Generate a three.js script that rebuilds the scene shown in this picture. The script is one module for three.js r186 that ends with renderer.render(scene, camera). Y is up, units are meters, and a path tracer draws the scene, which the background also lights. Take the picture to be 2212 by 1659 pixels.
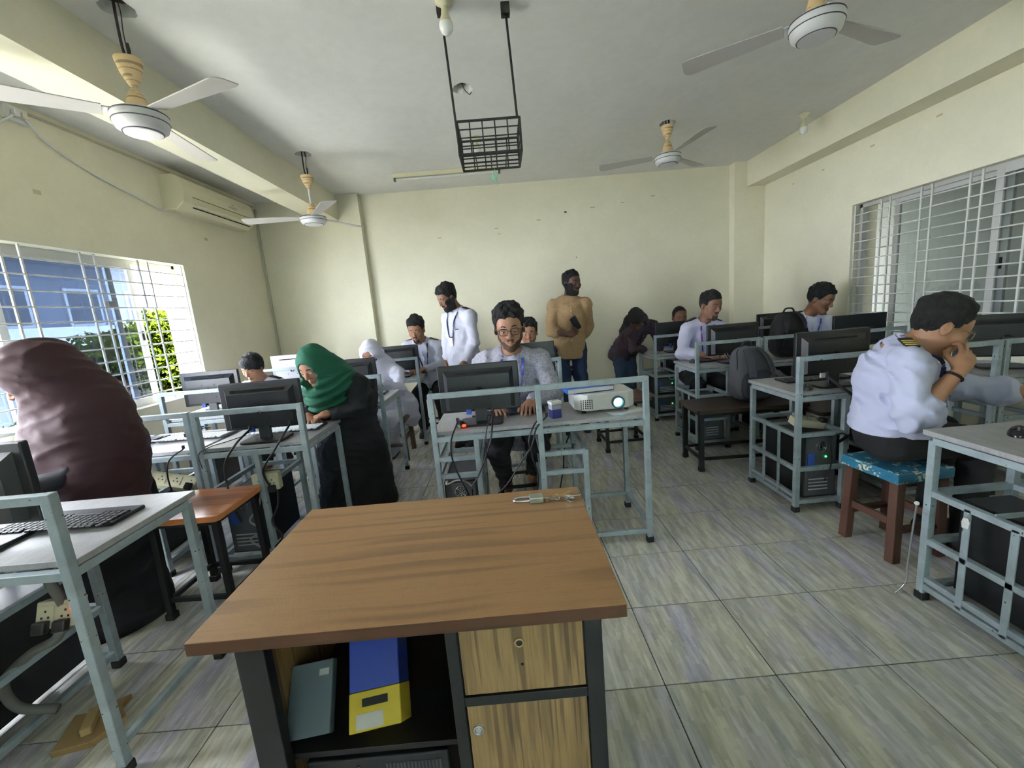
import * as THREE from 'three';
import { RoundedBoxGeometry } from 'three/addons/geometries/RoundedBoxGeometry.js';
import { mergeGeometries } from 'three/addons/utils/BufferGeometryUtils.js';
import { RectAreaLightUniformsLib } from 'three/addons/lights/RectAreaLightUniformsLib.js';
import { FontLoader } from 'three/addons/loaders/FontLoader.js';
import { TextGeometry } from 'three/addons/geometries/TextGeometry.js';
RectAreaLightUniformsLib.init();

// ---------------------------------------------------------------- camera, sky, exposure
const scene = new THREE.Scene();
const camera = new THREE.PerspectiveCamera(83.94, 2212 / 1659, 0.05, 200);
camera.position.set(0, 1.383, 0);
camera.rotation.order = 'YXZ';
camera.rotation.set(-0.1727, -0.0092, -0.0838);
scene.add(camera);
const renderer = new THREE.WebGLRenderer({ antialias: true });
renderer.toneMapping = THREE.LinearToneMapping;
renderer.toneMappingExposure = 2.05;
renderer.shadowMap.enabled = true;
scene.background = new THREE.Color(0.92, 0.98, 1.06);     // hazy bright white sky
scene.backgroundIntensity = 21;
// sun high over the far end of the building: it lights the street, not the room
const sun = new THREE.DirectionalLight(new THREE.Color(1.0, 0.98, 0.94), 70);
sun.position.set(6, 26, -12); sun.target.position.set(0, 0, 0); sun.name = 'sun'; sun.castShadow = true;
sun.shadow.mapSize.set(2048, 2048); sun.shadow.camera.left = sun.shadow.camera.bottom = -40; sun.shadow.camera.right = sun.shadow.camera.top = 40; sun.shadow.camera.far = 120;
scene.add(sun); scene.add(sun.target);

// room: x -3.00 .. 3.43, y 0 .. 2.95, z -5.75 .. 2.2 (metres, camera at x = z = 0)
const XL = -3.0, XR = 3.43, ZB = -5.75, ZF = 2.2, CE = 2.95;

// ---------------------------------------------------------------- small helpers
let seed = 7;
const rnd = () => { seed = (seed * 1664525 + 1013904223) >>> 0; return seed / 4294967296; };
const rr = (a, b) => a + (b - a) * rnd();
const V = (x, y, z) => new THREE.Vector3(x, y, z);
const clamp = (x, a, b) => Math.min(b, Math.max(a, x));
const mixf = (a, b, t) => a + (b - a) * t;
const sstep = (a, b, x) => { const t = clamp((x - a) / (b - a), 0, 1); return t * t * (3 - 2 * t); };
function hash3(x, y, z) { let h = (x * 374761393 + y * 668265263 + z * 2147483647) | 0; h = Math.imul(h ^ (h >>> 13), 1274126177); return ((h ^ (h >>> 16)) >>> 0) / 4294967296; }
function noise3(x, y, z) {
  const i = Math.floor(x), j = Math.floor(y), k = Math.floor(z), u0 = x - i, v0 = y - j, w0 = z - k;
  const u = u0 * u0 * (3 - 2 * u0), v = v0 * v0 * (3 - 2 * v0), w = w0 * w0 * (3 - 2 * w0);
  const L = (a, b, t) => a + (b - a) * t;
  return L(L(L(hash3(i, j, k), hash3(i + 1, j, k), u), L(hash3(i, j + 1, k), hash3(i + 1, j + 1, k), u), v),
    L(L(hash3(i, j, k + 1), hash3(i + 1, j, k + 1), u), L(hash3(i, j + 1, k + 1), hash3(i + 1, j + 1, k + 1), u), v), w);
}
// periodic value noise for textures
function pnoise(x, y, px, py, s = 0) {
  const i = Math.floor(x), j = Math.floor(y), u0 = x - i, v0 = y - j, m = (a, n) => ((a % n) + n) % n;
  const u = u0 * u0 * (3 - 2 * u0), v = v0 * v0 * (3 - 2 * v0);
  const a = hash3(m(i, px), m(j, py), s), b = hash3(m(i + 1, px), m(j, py), s), c = hash3(m(i, px), m(j + 1, py), s), d = hash3(m(i + 1, px), m(j + 1, py), s);
  return mixf(mixf(a, b, u), mixf(c, d, u), v);
}
function dataTex(w, h, fn, srgb = true, rep = null) {
  const d = new Uint8Array(w * h * 4);
  for (let j = 0; j < h; j++) for (let i = 0; i < w; i++) {
    const c = fn(i / w, j / h), o = (j * w + i) * 4;
    d[o] = clamp(c[0], 0, 255); d[o + 1] = clamp(c[1], 0, 255); d[o + 2] = clamp(c[2], 0, 255); d[o + 3] = 255;
  }
  const t = new THREE.DataTexture(d, w, h);
  t.wrapS = t.wrapT = THREE.RepeatWrapping; t.magFilter = THREE.LinearFilter; t.minFilter = THREE.LinearMipmapLinearFilter;
  if (srgb) t.colorSpace = THREE.SRGBColorSpace;
  if (rep) t.repeat.set(rep[0], rep[1]);
  t.needsUpdate = true; return t;
}
const grey = (v) => [v, v, v];
function mat(color, roughness = 0.6, o = {}) { return new THREE.MeshStandardMaterial({ color, roughness, ...o }); }
function pmat(color, roughness = 0.6, o = {}) { return new THREE.MeshPhysicalMaterial({ color, roughness, ...o }); }

// names: a repeat takes _001, _002 ...
const taken = new Map();
function numbered(name) { const n = taken.get(name) ?? 0; taken.set(name, n + 1); return n ? `${name}_${String(n).padStart(3, '0')}` : name; }
function lit(o) { o.castShadow = true; o.receiveShadow = true; return o; }
function thing(name, label, category, p = [0, 0, 0], group = null, turn = 0) {
  const g = new THREE.Group(); g.name = numbered(name); g.position.set(...p); g.rotation.y = turn;
  g.userData = { label, category }; if (group) g.userData.group = group;
  scene.add(g); return g;
}
function part(name, geo, m, parent, label = null) {
  const o = lit(new THREE.Mesh(geo, m)); o.name = name; if (label) o.userData.label = label;
  parent.add(o); return o;
}
function solo(name, geo, m, label, category, p = [0, 0, 0], group = null) {
  const o = lit(new THREE.Mesh(geo, m)); o.name = numbered(name); o.position.set(...p);
  o.userData = { label, category }; if (group) o.userData.group = group;
  scene.add(o); return o;
}
function struct(name, geo, m, parent = scene) {
  const o = geo ? lit(new THREE.Mesh(geo, m)) : new THREE.Group(); o.name = name;
  if (parent === scene) o.userData.kind = 'structure';
  parent.add(o); return o;
}
// uv in metres from position, by the dominant axis of the normal
function metreUV(g, du = 0, dv = 0, rot = false) {
  const p = g.attributes.position, n = g.attributes.normal, uv = new Float32Array(p.count * 2);
  for (let i = 0; i < p.count; i++) {
    const ax = Math.abs(n.getX(i)), ay = Math.abs(n.getY(i)), az = Math.abs(n.getZ(i)); let a, b;
    if (ay >= ax && ay >= az) { a = p.getX(i); b = p.getZ(i); } else if (ax >= az) { a = p.getZ(i); b = p.getY(i); } else { a = p.getX(i); b = p.getY(i); }
    if (rot) [a, b] = [b, a];
    uv[2 * i] = a + du; uv[2 * i + 1] = b + dv;
  }
  g.setAttribute('uv', new THREE.BufferAttribute(uv, 2)); return g;
}
// sharp box between corners (world or local), uv in metres
function bx(x0, x1, y0, y1, z0, z1, o = {}) {
  const g = new THREE.BoxGeometry(Math.abs(x1 - x0), Math.abs(y1 - y0), Math.abs(z1 - z0));
  g.translate((x0 + x1) / 2, (y0 + y1) / 2, (z0 + z1) / 2); return metreUV(g, o.du, o.dv, o.rot);
}
// box with rounded edges
function rbx(x0, x1, y0, y1, z0, z1, r = 0.004, seg = 1, o = {}) {
  const w = Math.abs(x1 - x0), h = Math.abs(y1 - y0), d = Math.abs(z1 - z0);
  const g = new RoundedBoxGeometry(w, h, d, seg, Math.min(r, w / 2.01, h / 2.01, d / 2.01));
  g.translate((x0 + x1) / 2, (y0 + y1) / 2, (z0 + z1) / 2); return metreUV(g, o.du, o.dv, o.rot);
}
// bar of square section w x d from a to b
function bar(a, b, w = 0.03, d = w, r = 0.003) {
  a = V(...a); b = V(...b); const L = a.distanceTo(b), g = new RoundedBoxGeometry(w, L, d, 1, Math.min(r, w / 3, d / 3));
  metreUV(g, rnd(), rnd());
  const q = new THREE.Quaternion().setFromUnitVectors(V(0, 1, 0), b.clone().sub(a).normalize());
  g.applyQuaternion(q); g.translate((a.x + b.x) / 2, (a.y + b.y) / 2, (a.z + b.z) / 2); return g;
}
function rod(a, b, r = 0.005, r2 = r, seg = 10) {
  a = V(...a); b = V(...b); const g = new THREE.CylinderGeometry(r2, r, a.distanceTo(b), seg);
  g.applyQuaternion(new THREE.Quaternion().setFromUnitVectors(V(0, 1, 0), b.clone().sub(a).normalize()));
  g.translate((a.x + b.x) / 2, (a.y + b.y) / 2, (a.z + b.z) / 2); return g;
}
function cyl(x, y0, y1, z, r0, r1 = r0, seg = 24) { const g = new THREE.CylinderGeometry(r1, r0, y1 - y0, seg); g.translate(x, (y0 + y1) / 2, z); return g; }
function wire(pts, r = 0.004, seg = 40, rad = 6) { return new THREE.TubeGeometry(new THREE.CatmullRomCurve3(pts.map((p) => V(...p)), false, 'centripetal'), seg, r, rad, false); }
function lathe(pts, seg = 32) { return new THREE.LatheGeometry(pts.map(([r, y]) => new THREE.Vector2(r, y)), seg); }
function plain(g) { const o = g.index ? g.toNonIndexed() : g; for (const k of Object.keys(o.attributes)) if (!['position', 'normal', 'uv'].includes(k)) o.deleteAttribute(k); return o; }
function join(list) { return mergeGeometries(list.map(plain)); }
function ext(pts, depth, bevel = 0, seg = 1) {
  const s = new THREE.Shape(pts.map(([x, y]) => new THREE.Vector2(x, y)));
  return new THREE.ExtrudeGeometry(s, { depth, bevelEnabled: bevel > 0, bevelThickness: bevel, bevelSize: bevel, bevelSegments: seg, steps: 1 });
}
function roundRect(w, h, r) {
  const s = new THREE.Shape(), x = -w / 2, y = -h / 2;
  s.moveTo(x + r, y); s.lineTo(x + w - r, y); s.quadraticCurveTo(x + w, y, x + w, y + r); s.lineTo(x + w, y + h - r); s.quadraticCurveTo(x + w, y + h, x + w - r, y + h);
  s.lineTo(x + r, y + h); s.quadraticCurveTo(x, y + h, x, y + h - r); s.lineTo(x, y + r); s.quadraticCurveTo(x, y, x + r, y); return s;
}
const font = await new FontLoader().loadAsync('fonts/droid/droid_sans_bold.typeface.json');
function text(str, size, depth = 0.0006) { const g = new TextGeometry(str, { font, size, depth, curveSegments: 4 }); g.computeBoundingBox(); const b = g.boundingBox; g.translate(-(b.min.x + b.max.x) / 2, -(b.min.y + b.max.y) / 2, 0); return g; }

// ---------------------------------------------------------------- textures and materials
// emulsion paint on plaster: fine stipple, weak large mottling of the paint itself
const texWall = dataTex(512, 512, (u, v) => {
  const n = pnoise(u * 5, v * 5, 5, 5, 1) * 0.5 + pnoise(u * 17, v * 17, 17, 17, 2) * 0.3 + pnoise(u * 90, v * 90, 90, 90, 3) * 0.2;
  const f = 0.955 + 0.06 * n; return [233 * f, 228 * f, 203 * f];
}, true, [0.4, 0.4]);
const bumpWall = dataTex(256, 256, (u, v) => grey(255 * (0.6 * pnoise(u * 60, v * 60, 60, 60, 5) + 0.4 * pnoise(u * 14, v * 14, 14, 14, 6))), false, [1.5, 1.5]);
const texCeil = dataTex(256, 256, (u, v) => { const n = pnoise(u * 6, v * 6, 6, 6, 21) * 0.6 + pnoise(u * 40, v * 40, 40, 40, 22) * 0.4; const f = 0.96 + 0.05 * n; return [232 * f, 231 * f, 226 * f]; }, true, [0.5, 0.5]);
// floor tile: printed streaks that run along z (v), short dashes of grey, beige and violet grey
const texTile = dataTex(1024, 1024, (u, v) => {
  let c = 0;
  const s1 = pnoise(u * 64, v * 9, 64, 9, 31), s2 = pnoise(u * 128, v * 14, 128, 14, 32), s3 = pnoise(u * 28, v * 5, 28, 5, 33), s4 = pnoise(u * 256, v * 40, 256, 40, 34);
  const dash = hash3(Math.floor(u * 96), Math.floor((v + hash3(Math.floor(u * 96), 7, 7)) * 15) % 15, 35), dash2 = hash3(Math.floor(u * 48), Math.floor((v + hash3(Math.floor(u * 48), 9, 7)) * 11) % 11, 36);
  c = 0.22 * s1 + 0.14 * s2 + 0.22 * s3 + 0.1 * s4 + 0.18 * dash + 0.14 * dash2;
  const l = mixf(158, 212, sstep(0.2, 0.8, c)), warm = pnoise(u * 20, v * 4, 20, 4, 37) - 0.5, vio = sstep(0.62, 0.95, pnoise(u * 16, v * 4, 16, 4, 38));
  return [l + 9 * warm - 5 * vio + 1, l + 5 * warm - 7 * vio - 1, l - 14 * warm + 9 * vio - 12];
}, true, [0.95, 0.95]);
function woodTex(base, dark, gx, s, rep) {      // grain runs along u
  return dataTex(1024, 512, (u, v) => {
    const w = pnoise(u * 3, v * 4, 3, 4, s) * 0.035 + pnoise(u * 6, v * 10, 6, 10, s + 1) * 0.012;
    const y = v + w, streak = pnoise(u * 2, y * gx, 2, gx, s + 2), fine = pnoise(u * 10, v * 220, 10, 220, s + 3), pore = pnoise(u * 40, v * 300, 40, 300, s + 4);
    const d = clamp(0.75 * sstep(0.55, 0.9, streak) + 0.25 * fine - 0.1, 0, 1) * 0.85 + 0.12 * (pore > 0.75 ? 1 : 0);
    return [mixf(base[0], dark[0], d), mixf(base[1], dark[1], d), mixf(base[2], dark[2], d)];
  }, true, rep);
}
const texDesk = woodTex([140, 104, 66], [104, 74, 46], 46, 41, [0.9, 1.3]);
const texZebra = dataTex(512, 1024, (u, v) => {   // grain runs along v, dark bold lines
  const x = u + 0.03 * (pnoise(u * 4, v * 5, 4, 5, 51) - 0.5), l = pnoise(x * 84, v * 3, 84, 3, 52), m = pnoise(x * 24, v * 2, 24, 2, 53), f = pnoise(x * 200, v * 14, 200, 14, 54);
  const d = clamp(sstep(0.58, 0.85, l) * 0.55 + sstep(0.62, 0.9, m) * 0.3 + 0.3 * f, 0, 1);
  return [mixf(146, 78, d), mixf(116, 58, d), mixf(74, 36, d)];
}, true, [2.2, 1.5]);
const texStool = woodTex([176, 108, 60], [122, 68, 36], 26, 61, [1.4, 2.4]);
const texDarkWood = woodTex([62, 49, 42], [40, 31, 27], 30, 71, [1.2, 2.0]);
// grey laminate desk tops
const texLam = dataTex(512, 512, (u, v) => { const n = pnoise(u * 180, v * 24, 180, 24, 81) * 0.4 + pnoise(u * 24, v * 10, 24, 10, 82) * 0.35 + pnoise(u * 200, v * 200, 200, 200, 83) * 0.25; const f = 0.86 + 0.22 * n; return [158 * f, 157 * f, 158 * f]; }, true, [1.4, 1.4]);
// grey-blue enamel on steel tube: small chips and rubbed grime
function paintTex(r, g, b, s) {
  return dataTex(512, 512, (u, v) => {
    const n = pnoise(u * 40, v * 40, 40, 40, s), m = pnoise(u * 9, v * 9, 9, 9, s + 1), f = 0.93 + 0.12 * m + 0.04 * (pnoise(u * 160, v * 160, 160, 160, s + 2) - 0.5);
    const chip = sstep(0.93, 0.97, n * 0.8 + m * 0.3), gr = sstep(0.55, 0.8, pnoise(u * 24, v * 24, 24, 24, s + 4)) * 0.10;
    return [mixf(mixf(r * f, 110, gr), 58, chip), mixf(mixf(g * f, 104, gr), 52, chip), mixf(mixf(b * f, 98, gr), 48, chip)];
  }, true, [2.5, 2.5]);
}
const texPaint = paintTex(146, 158, 163, 91);
const bumpFine = dataTex(256, 256, (u, v) => grey(255 * pnoise(u * 110, v * 110, 110, 110, 101)), false, [8, 8]);
const bumpCloth = dataTex(256, 256, (u, v) => grey(127 + 60 * Math.sin(u * 2 * Math.PI * 64) * Math.sin(v * 2 * Math.PI * 64) + 50 * (pnoise(u * 60, v * 60, 60, 60, 111) - 0.5)), false, [10, 10]);
const M = {
  wall: mat(0xffffff, 0.85, { map: texWall, bumpMap: bumpWall, bumpScale: 0.0006 }),
  ceiling: mat(0xffffff, 0.9, { map: texCeil, bumpMap: bumpWall, bumpScale: 0.0006 }),
  tile: mat(0xffffff, 0.33, { map: texTile }),
  grout: mat(0x302e2a, 0.9),
  laminate: mat(0xffffff, 0.36, { map: texLam }),
  lamEdge: mat(0x8d8984, 0.55),
  steel: mat(0xffffff, 0.45, { map: texPaint, metalness: 0.0 }),
  rubber: mat(0x17181a, 0.8),
  desk: mat(0xffffff, 0.42, { map: texDesk, bumpMap: bumpFine, bumpScale: 0.00025 }),
  zebra: mat(0xffffff, 0.5, { map: texZebra }),
  blackSteel: mat(0x08080a, 0.5),
  stoolTop: pmat(0xffffff, 0.3, { map: texStool, clearcoat: 0.5, clearcoatRoughness: 0.18 }),
  darkWood: mat(0xffffff, 0.4, { map: texDarkWood }),
  plasticBlack: mat(0x17181b, 0.38, { bumpMap: bumpFine, bumpScale: 0.0001 }),
  plasticDark: mat(0x222327, 0.5),
  plasticGrey: mat(0x4a4b50, 0.5),
  plasticLight: mat(0xb9bac0, 0.45),
  logo: mat(0x0a0a0c, 0.25),
  logoLight: mat(0x54555c, 0.4),
  white: mat(0xd9d9d6, 0.45),
  cream: mat(0xd8d2b4, 0.45),
  cable: mat(0x141416, 0.5),
  cableGrey: mat(0x9a9a98, 0.5),
  chrome: mat(0xc9cbd0, 0.18, { metalness: 1 }),
  brass: mat(0xb8a070, 0.35, { metalness: 1 }),
  bluePlug: mat(0x2a4fa8, 0.5),
  grille: mat(0xcfcfc8, 0.5),
  alu: mat(0xc2c1bd, 0.4, { metalness: 0.25 }),
  board: mat(0xcfc9a8, 0.6),
  led: mat(0x20ff60, 0.4, { emissive: 0x40ff70, emissiveIntensity: 3 }),
  ledRed: mat(0xff2a12, 0.4, { emissive: 0xff2a12, emissiveIntensity: 4 }),
  screen: mat(0x0c0e12, 0.25, { emissive: 0x9fb6d8, emissiveIntensity: 0.6 }),
  dark: mat(0x0c0c0d, 0.85),
};
// ================================================================ the room
const TS = 0.406, TX0 = 0.8807, TZ0 = -1.7315;       // floor tile grid
{
  const floor = struct('floor', null);
  const base = part('screed', bx(XL - 0.25, XR + 0.25, -0.2, -0.0035, ZB - 0.2, ZF + 0.2), M.grout, floor);
  const gap = 0.0022, geos = [];
  for (let k = 0; k < 8; k++) { const g = rbx(-TS / 2 + gap, TS / 2 - gap, -0.01, 0, -TS / 2 + gap, TS / 2 - gap, 0.0012, 1); metreUV(g, rnd() * 3, rnd() * 3); geos.push(g); }
  const back = [];
  for (let i = -10; i <= 7; i++) for (let j = -10; j <= 10; j++) {
    const cx = TX0 + (i + 0.5) * TS, cz = TZ0 + (j + 0.5) * TS;
    const x0 = Math.max(cx - TS / 2, XL), x1 = Math.min(cx + TS / 2, XR), z0 = Math.max(cz - TS / 2, ZB), z1 = Math.min(cz + TS / 2, ZF);
    if (x1 - x0 < 0.02 || z1 - z0 < 0.02) continue;
    const whole = x1 - x0 > TS - 1e-6 && z1 - z0 > TS - 1e-6;
    if (cz > 0.3) { const g = bx(x0 + gap, x1 - gap, -0.01, 0, z0 + gap, z1 - gap, { du: rnd(), dv: rnd() }); back.push(g); continue; }
    if (whole) { const t = part('tile', geos[Math.floor(rnd() * 8)], M.tile, floor); t.position.set(cx, 0, cz); }
    else part('tile', rbx(x0 + gap, x1 - gap, -0.01, 0, z0 + gap, z1 - gap, 0.0012, 1, { du: rnd() * 3, dv: rnd() * 3 }), M.tile, floor);
  }
  const bt = part('tile_field', join(back), M.tile, floor); bt.userData.kind = 'stuff';
}
// ceiling slab with the round fan boxes cast into it
const FANS = [[-1.706, -2.357], [-1.706, -4.297], [1.666, -4.255], [1.666, -2.34]], SPARE = [-0.145, -3.352];
{
  const s = new THREE.Shape(); s.moveTo(XL, -ZF); s.lineTo(XR, -ZF); s.lineTo(XR, -ZB); s.lineTo(XL, -ZB); s.lineTo(XL, -ZF);
  for (const [x, z] of [...FANS, SPARE]) { const p = new THREE.Path(); const n = 20; for (let k = 0; k <= n; k++) { const a = -k / n * 2 * Math.PI, r = 0.072 + 0.006 * Math.sin(3 * a + x) + 0.004 * Math.sin(7 * a); const px = x + r * Math.cos(a), py = -z + r * Math.sin(a); k ? p.lineTo(px, py) : p.moveTo(px, py); } s.holes.push(p); }
  const g = new THREE.ExtrudeGeometry(s, { depth: 0.06, bevelEnabled: false }); g.rotateX(-Math.PI / 2); g.translate(0, CE, 0); metreUV(g);
  const c = struct('ceiling', g, M.ceiling);
  part('slab', bx(XL - 0.25, XR + 0.25, CE + 0.06, CE + 0.2, ZB - 0.2, ZF + 0.2), mat(0x3a3835, 0.9), c);
}
// walls; the left and the right one have a window opening each
const WL = { z0: -4.29, z1: -0.75, y0: 0.83, y1: 2.055 }, WR = { z0: -4.24, z1: -2.14, y0: 0.8, y1: 2.09 };
function wallWithOpenings(x0, x1, list) {       // openings from the back to the front, all of one height
  const w = list[0], g = [bx(x0, x1, 0, w.y0, ZB, ZF), bx(x0, x1, w.y1, CE + 0.06, ZB, ZF)]; let z = ZB;
  for (const o of list) { g.push(bx(x0, x1, w.y0, w.y1, z, o.z0)); z = o.z1; }
  g.push(bx(x0, x1, w.y0, w.y1, z, ZF)); return join(g);
}
const wallLeft = struct('wall_left', wallWithOpenings(XL - 0.25, XL, [WL]), M.wall);
const wallRight = struct('wall_right', wallWithOpenings(XR, XR + 0.25, [WR]), M.wall);
const wallBack = struct('wall_back', bx(XL - 0.25, XR + 0.25, 0, CE + 0.06, ZB - 0.2, ZB), M.wall);
struct('wall_front', bx(XL - 0.25, XR + 0.25, 0, CE + 0.06, ZF, ZF + 0.2), M.wall);
// columns and beams
struct('trim_1', bx(-2.2, -1.665, 0, CE, ZB, -5.65), M.wall);                 // column of the left beam
struct('trim_2', bx(-2.2, -1.93, 2.65, CE, -5.65, ZF), M.wall);               // left beam
struct('trim_3', bx(3.04, XR, 0, CE, ZB, -5.63), M.wall);                     // column of the right beam
struct('trim_4', bx(3.2, XR, 2.65, CE, -5.63, ZF), M.wall);                   // right beam
// scraps of old tape and nail holes on the paint of the back and right walls
{
  const tape = mat(0xbdb694, 0.6), hole = mat(0x4a463c, 0.9);
  for (const [z, y, w] of [[-3.456, 2.559, 0.05], [-4.05, 2.553, 0.045], [-4.646, 2.531, 0.035], [-5.1, 2.521, 0.03]]) part('tape_scrap', rbx(XR - 0.0012, XR, y - 0.007, y + 0.007, z - w / 2, z + w / 2, 0.0005), tape, wallRight);
  for (const [z, y, w] of [[-3.076, 2.404, 0.05], [-4.702, 2.359, 0.05]]) part('tape_scrap', rbx(XL, XL + 0.0012, y - 0.014, y + 0.014, z - w / 2, z + w / 2, 0.0005), tape, wallLeft);
  const spots = [[-1.84, 2.24, 0.03, 0.012, 1], [-0.72, 2.36, 0.05, 0.014, 0], [0.02, 2.42, 0.05, 0.014, 0], [0.05, 2.35, 0.035, 0.012, 0], [0.57, 2.48, 0.05, 0.014, 0], [0.92, 2.55, 0.03, 0.02, 1], [1.27, 2.58, 0.06, 0.014, 0], [1.66, 2.61, 0.05, 0.012, 0], [1.03, 1.98, 0.012, 0.012, 1], [2.05, 2.66, 0.055, 0.014, 0]];
  for (const [x, y, w, h, k] of spots) part('tape_scrap', rbx(x - w / 2, x + w / 2, y - h / 2, y + h / 2, ZB, ZB + 0.0012, 0.0005), k ? hole : tape, wallBack);
}
// ---------------------------------------------------------------- windows
function windowUnit(name, w, xin, dir, o) {      // dir -1: outside is at smaller x
  const W = struct(name, null), xf = xin + dir * o.inset, d = 0.05;
  const f = (z0, z1, y0, y1, x = xf, t = d, n = 'frame') => part(n, rbx(x - t / 2, x + t / 2, y0, y1, z0, z1, 0.003), M.alu, W);
  f(w.z0, w.z0 + 0.035, w.y0, w.y1); f(w.z1 - 0.035, w.z1, w.y0, w.y1); f(w.z0, w.z1, w.y0, w.y0 + 0.035); f(w.z0, w.z1, w.y1 - 0.035, w.y1);
  for (const sa of o.sashes) {                   // sliding sashes: stiles, rails and a pane each
    const x = xf + dir * sa.dx, s = struct('sash', null, null, W);
    const p = (z0, z1, y0, y1) => part('stile', rbx(x - 0.011, x + 0.011, y0, y1, z0, z1, 0.002), M.alu, s);
    p(sa.z0, sa.z0 + 0.05, w.y0 + 0.03, w.y1 - 0.03); p(sa.z1 - 0.05, sa.z1, w.y0 + 0.03, w.y1 - 0.03);
    p(sa.z0 + 0.05, sa.z1 - 0.05, w.y0 + 0.03, w.y0 + 0.07); p(sa.z0 + 0.05, sa.z1 - 0.05, w.y1 - 0.07, w.y1 - 0.03);
    const g = new THREE.PlaneGeometry(sa.z1 - sa.z0 - 0.1, w.y1 - w.y0 - 0.14); g.rotateY(dir < 0 ? Math.PI / 2 : -Math.PI / 2); g.translate(x, (w.y0 + w.y1) / 2, (sa.z0 + sa.z1) / 2);
    part('pane', g, o.glass, s);
    if (sa.latch) part('latch', rbx(x - dir * 0.012 - 0.006, x - dir * 0.012 + 0.006, 1.38, 1.46, sa.latch - 0.008, sa.latch + 0.008, 0.003), M.dark, s);
  }
  const G = struct('grille', null, null, W), xg = xin + dir * o.gin;
  for (const y of o.bars) part('grille_bar', rod([xg, y, w.z0 + 0.004], [xg, y, w.z1 - 0.004], 0.0055, 0.0055, 8), M.grille, G);
  for (const [z, y0, y1] of o.posts) part('grille_post', rbx(xg - 0.006, xg + 0.006, y0, y1, z - 0.007, z + 0.007, 0.002), M.grille, G);
  part('window_sill', rbx(xin - 0.001 + Math.min(0, dir * 0.22), xin + 0.001 + Math.max(0, dir * 0.22), w.y0 - 0.006, w.y0 + 0.004, w.z0, w.z1, 0.001), M.wall, W);
  return W;
}
{
  const yb = WL.y0 + 0.01, yt = WL.y1 - 0.005, bars = []; for (let k = 0; k < 11; k++) bars.push(1.963 - 0.1035 * k);
  const posts = []; for (const z of [-0.77, -1.25, -1.36, -1.755, -1.865, -2.26, -2.37, -2.775, -2.885, -3.287, -3.396]) posts.push([z, yb, yt]);
  for (const z of [-3.785, -3.884]) posts.push([z, 1.655, yt]); for (const z of [-3.74, -3.87]) posts.push([z, yb, 1.655]); posts.push([-4.275, yb, yt]);
  const glass = pmat(new THREE.Color(0.21, 0.25, 0.32), 0.03, { transmission: 1, thickness: 0, ior: 1.5 });
  const W = windowUnit('window_1', WL, XL, -1, { inset: 0.12, gin: 0.02, bars, posts, glass, sashes: [{ z0: -3.80, z1: -2.72, dx: -0.014, latch: -3.77 }, { z0: -3.63, z1: -2.55, dx: 0.014 }] });
  part('grille_lock', rbx(-3.035, -2.995, 1.655, 1.70, -3.46, -3.40, 0.004), mat(0x8c8a84, 0.5), W.children.find((c) => c.name === 'grille'));
}
{
  const yb = WR.y0 + 0.01, yt = WR.y1 - 0.01, bars = []; for (let k = 0; k < 15; k++) bars.push(1.992 - 0.0832 * k);
  const posts = [[-4.222, yb, yt]]; for (const z of [-3.938, -3.853, -3.571, -3.484, -3.205, -3.124, -2.84, -2.76, -2.47, -2.39]) posts.push([z, yb, yt]);
  const glass = pmat(new THREE.Color(0.62, 0.66, 0.66), 0.03, { transmission: 1, thickness: 0, ior: 1.5 });
  windowUnit('window_2', WR, XR, 1, { inset: 0.1, gin: 0.02, bars, posts, glass, sashes: [{ z0: -3.9, z1: -3.0, dx: 0.014, latch: -3.03 }, { z0: -3.09, z1: -2.16, dx: -0.014 }] });
}
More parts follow.
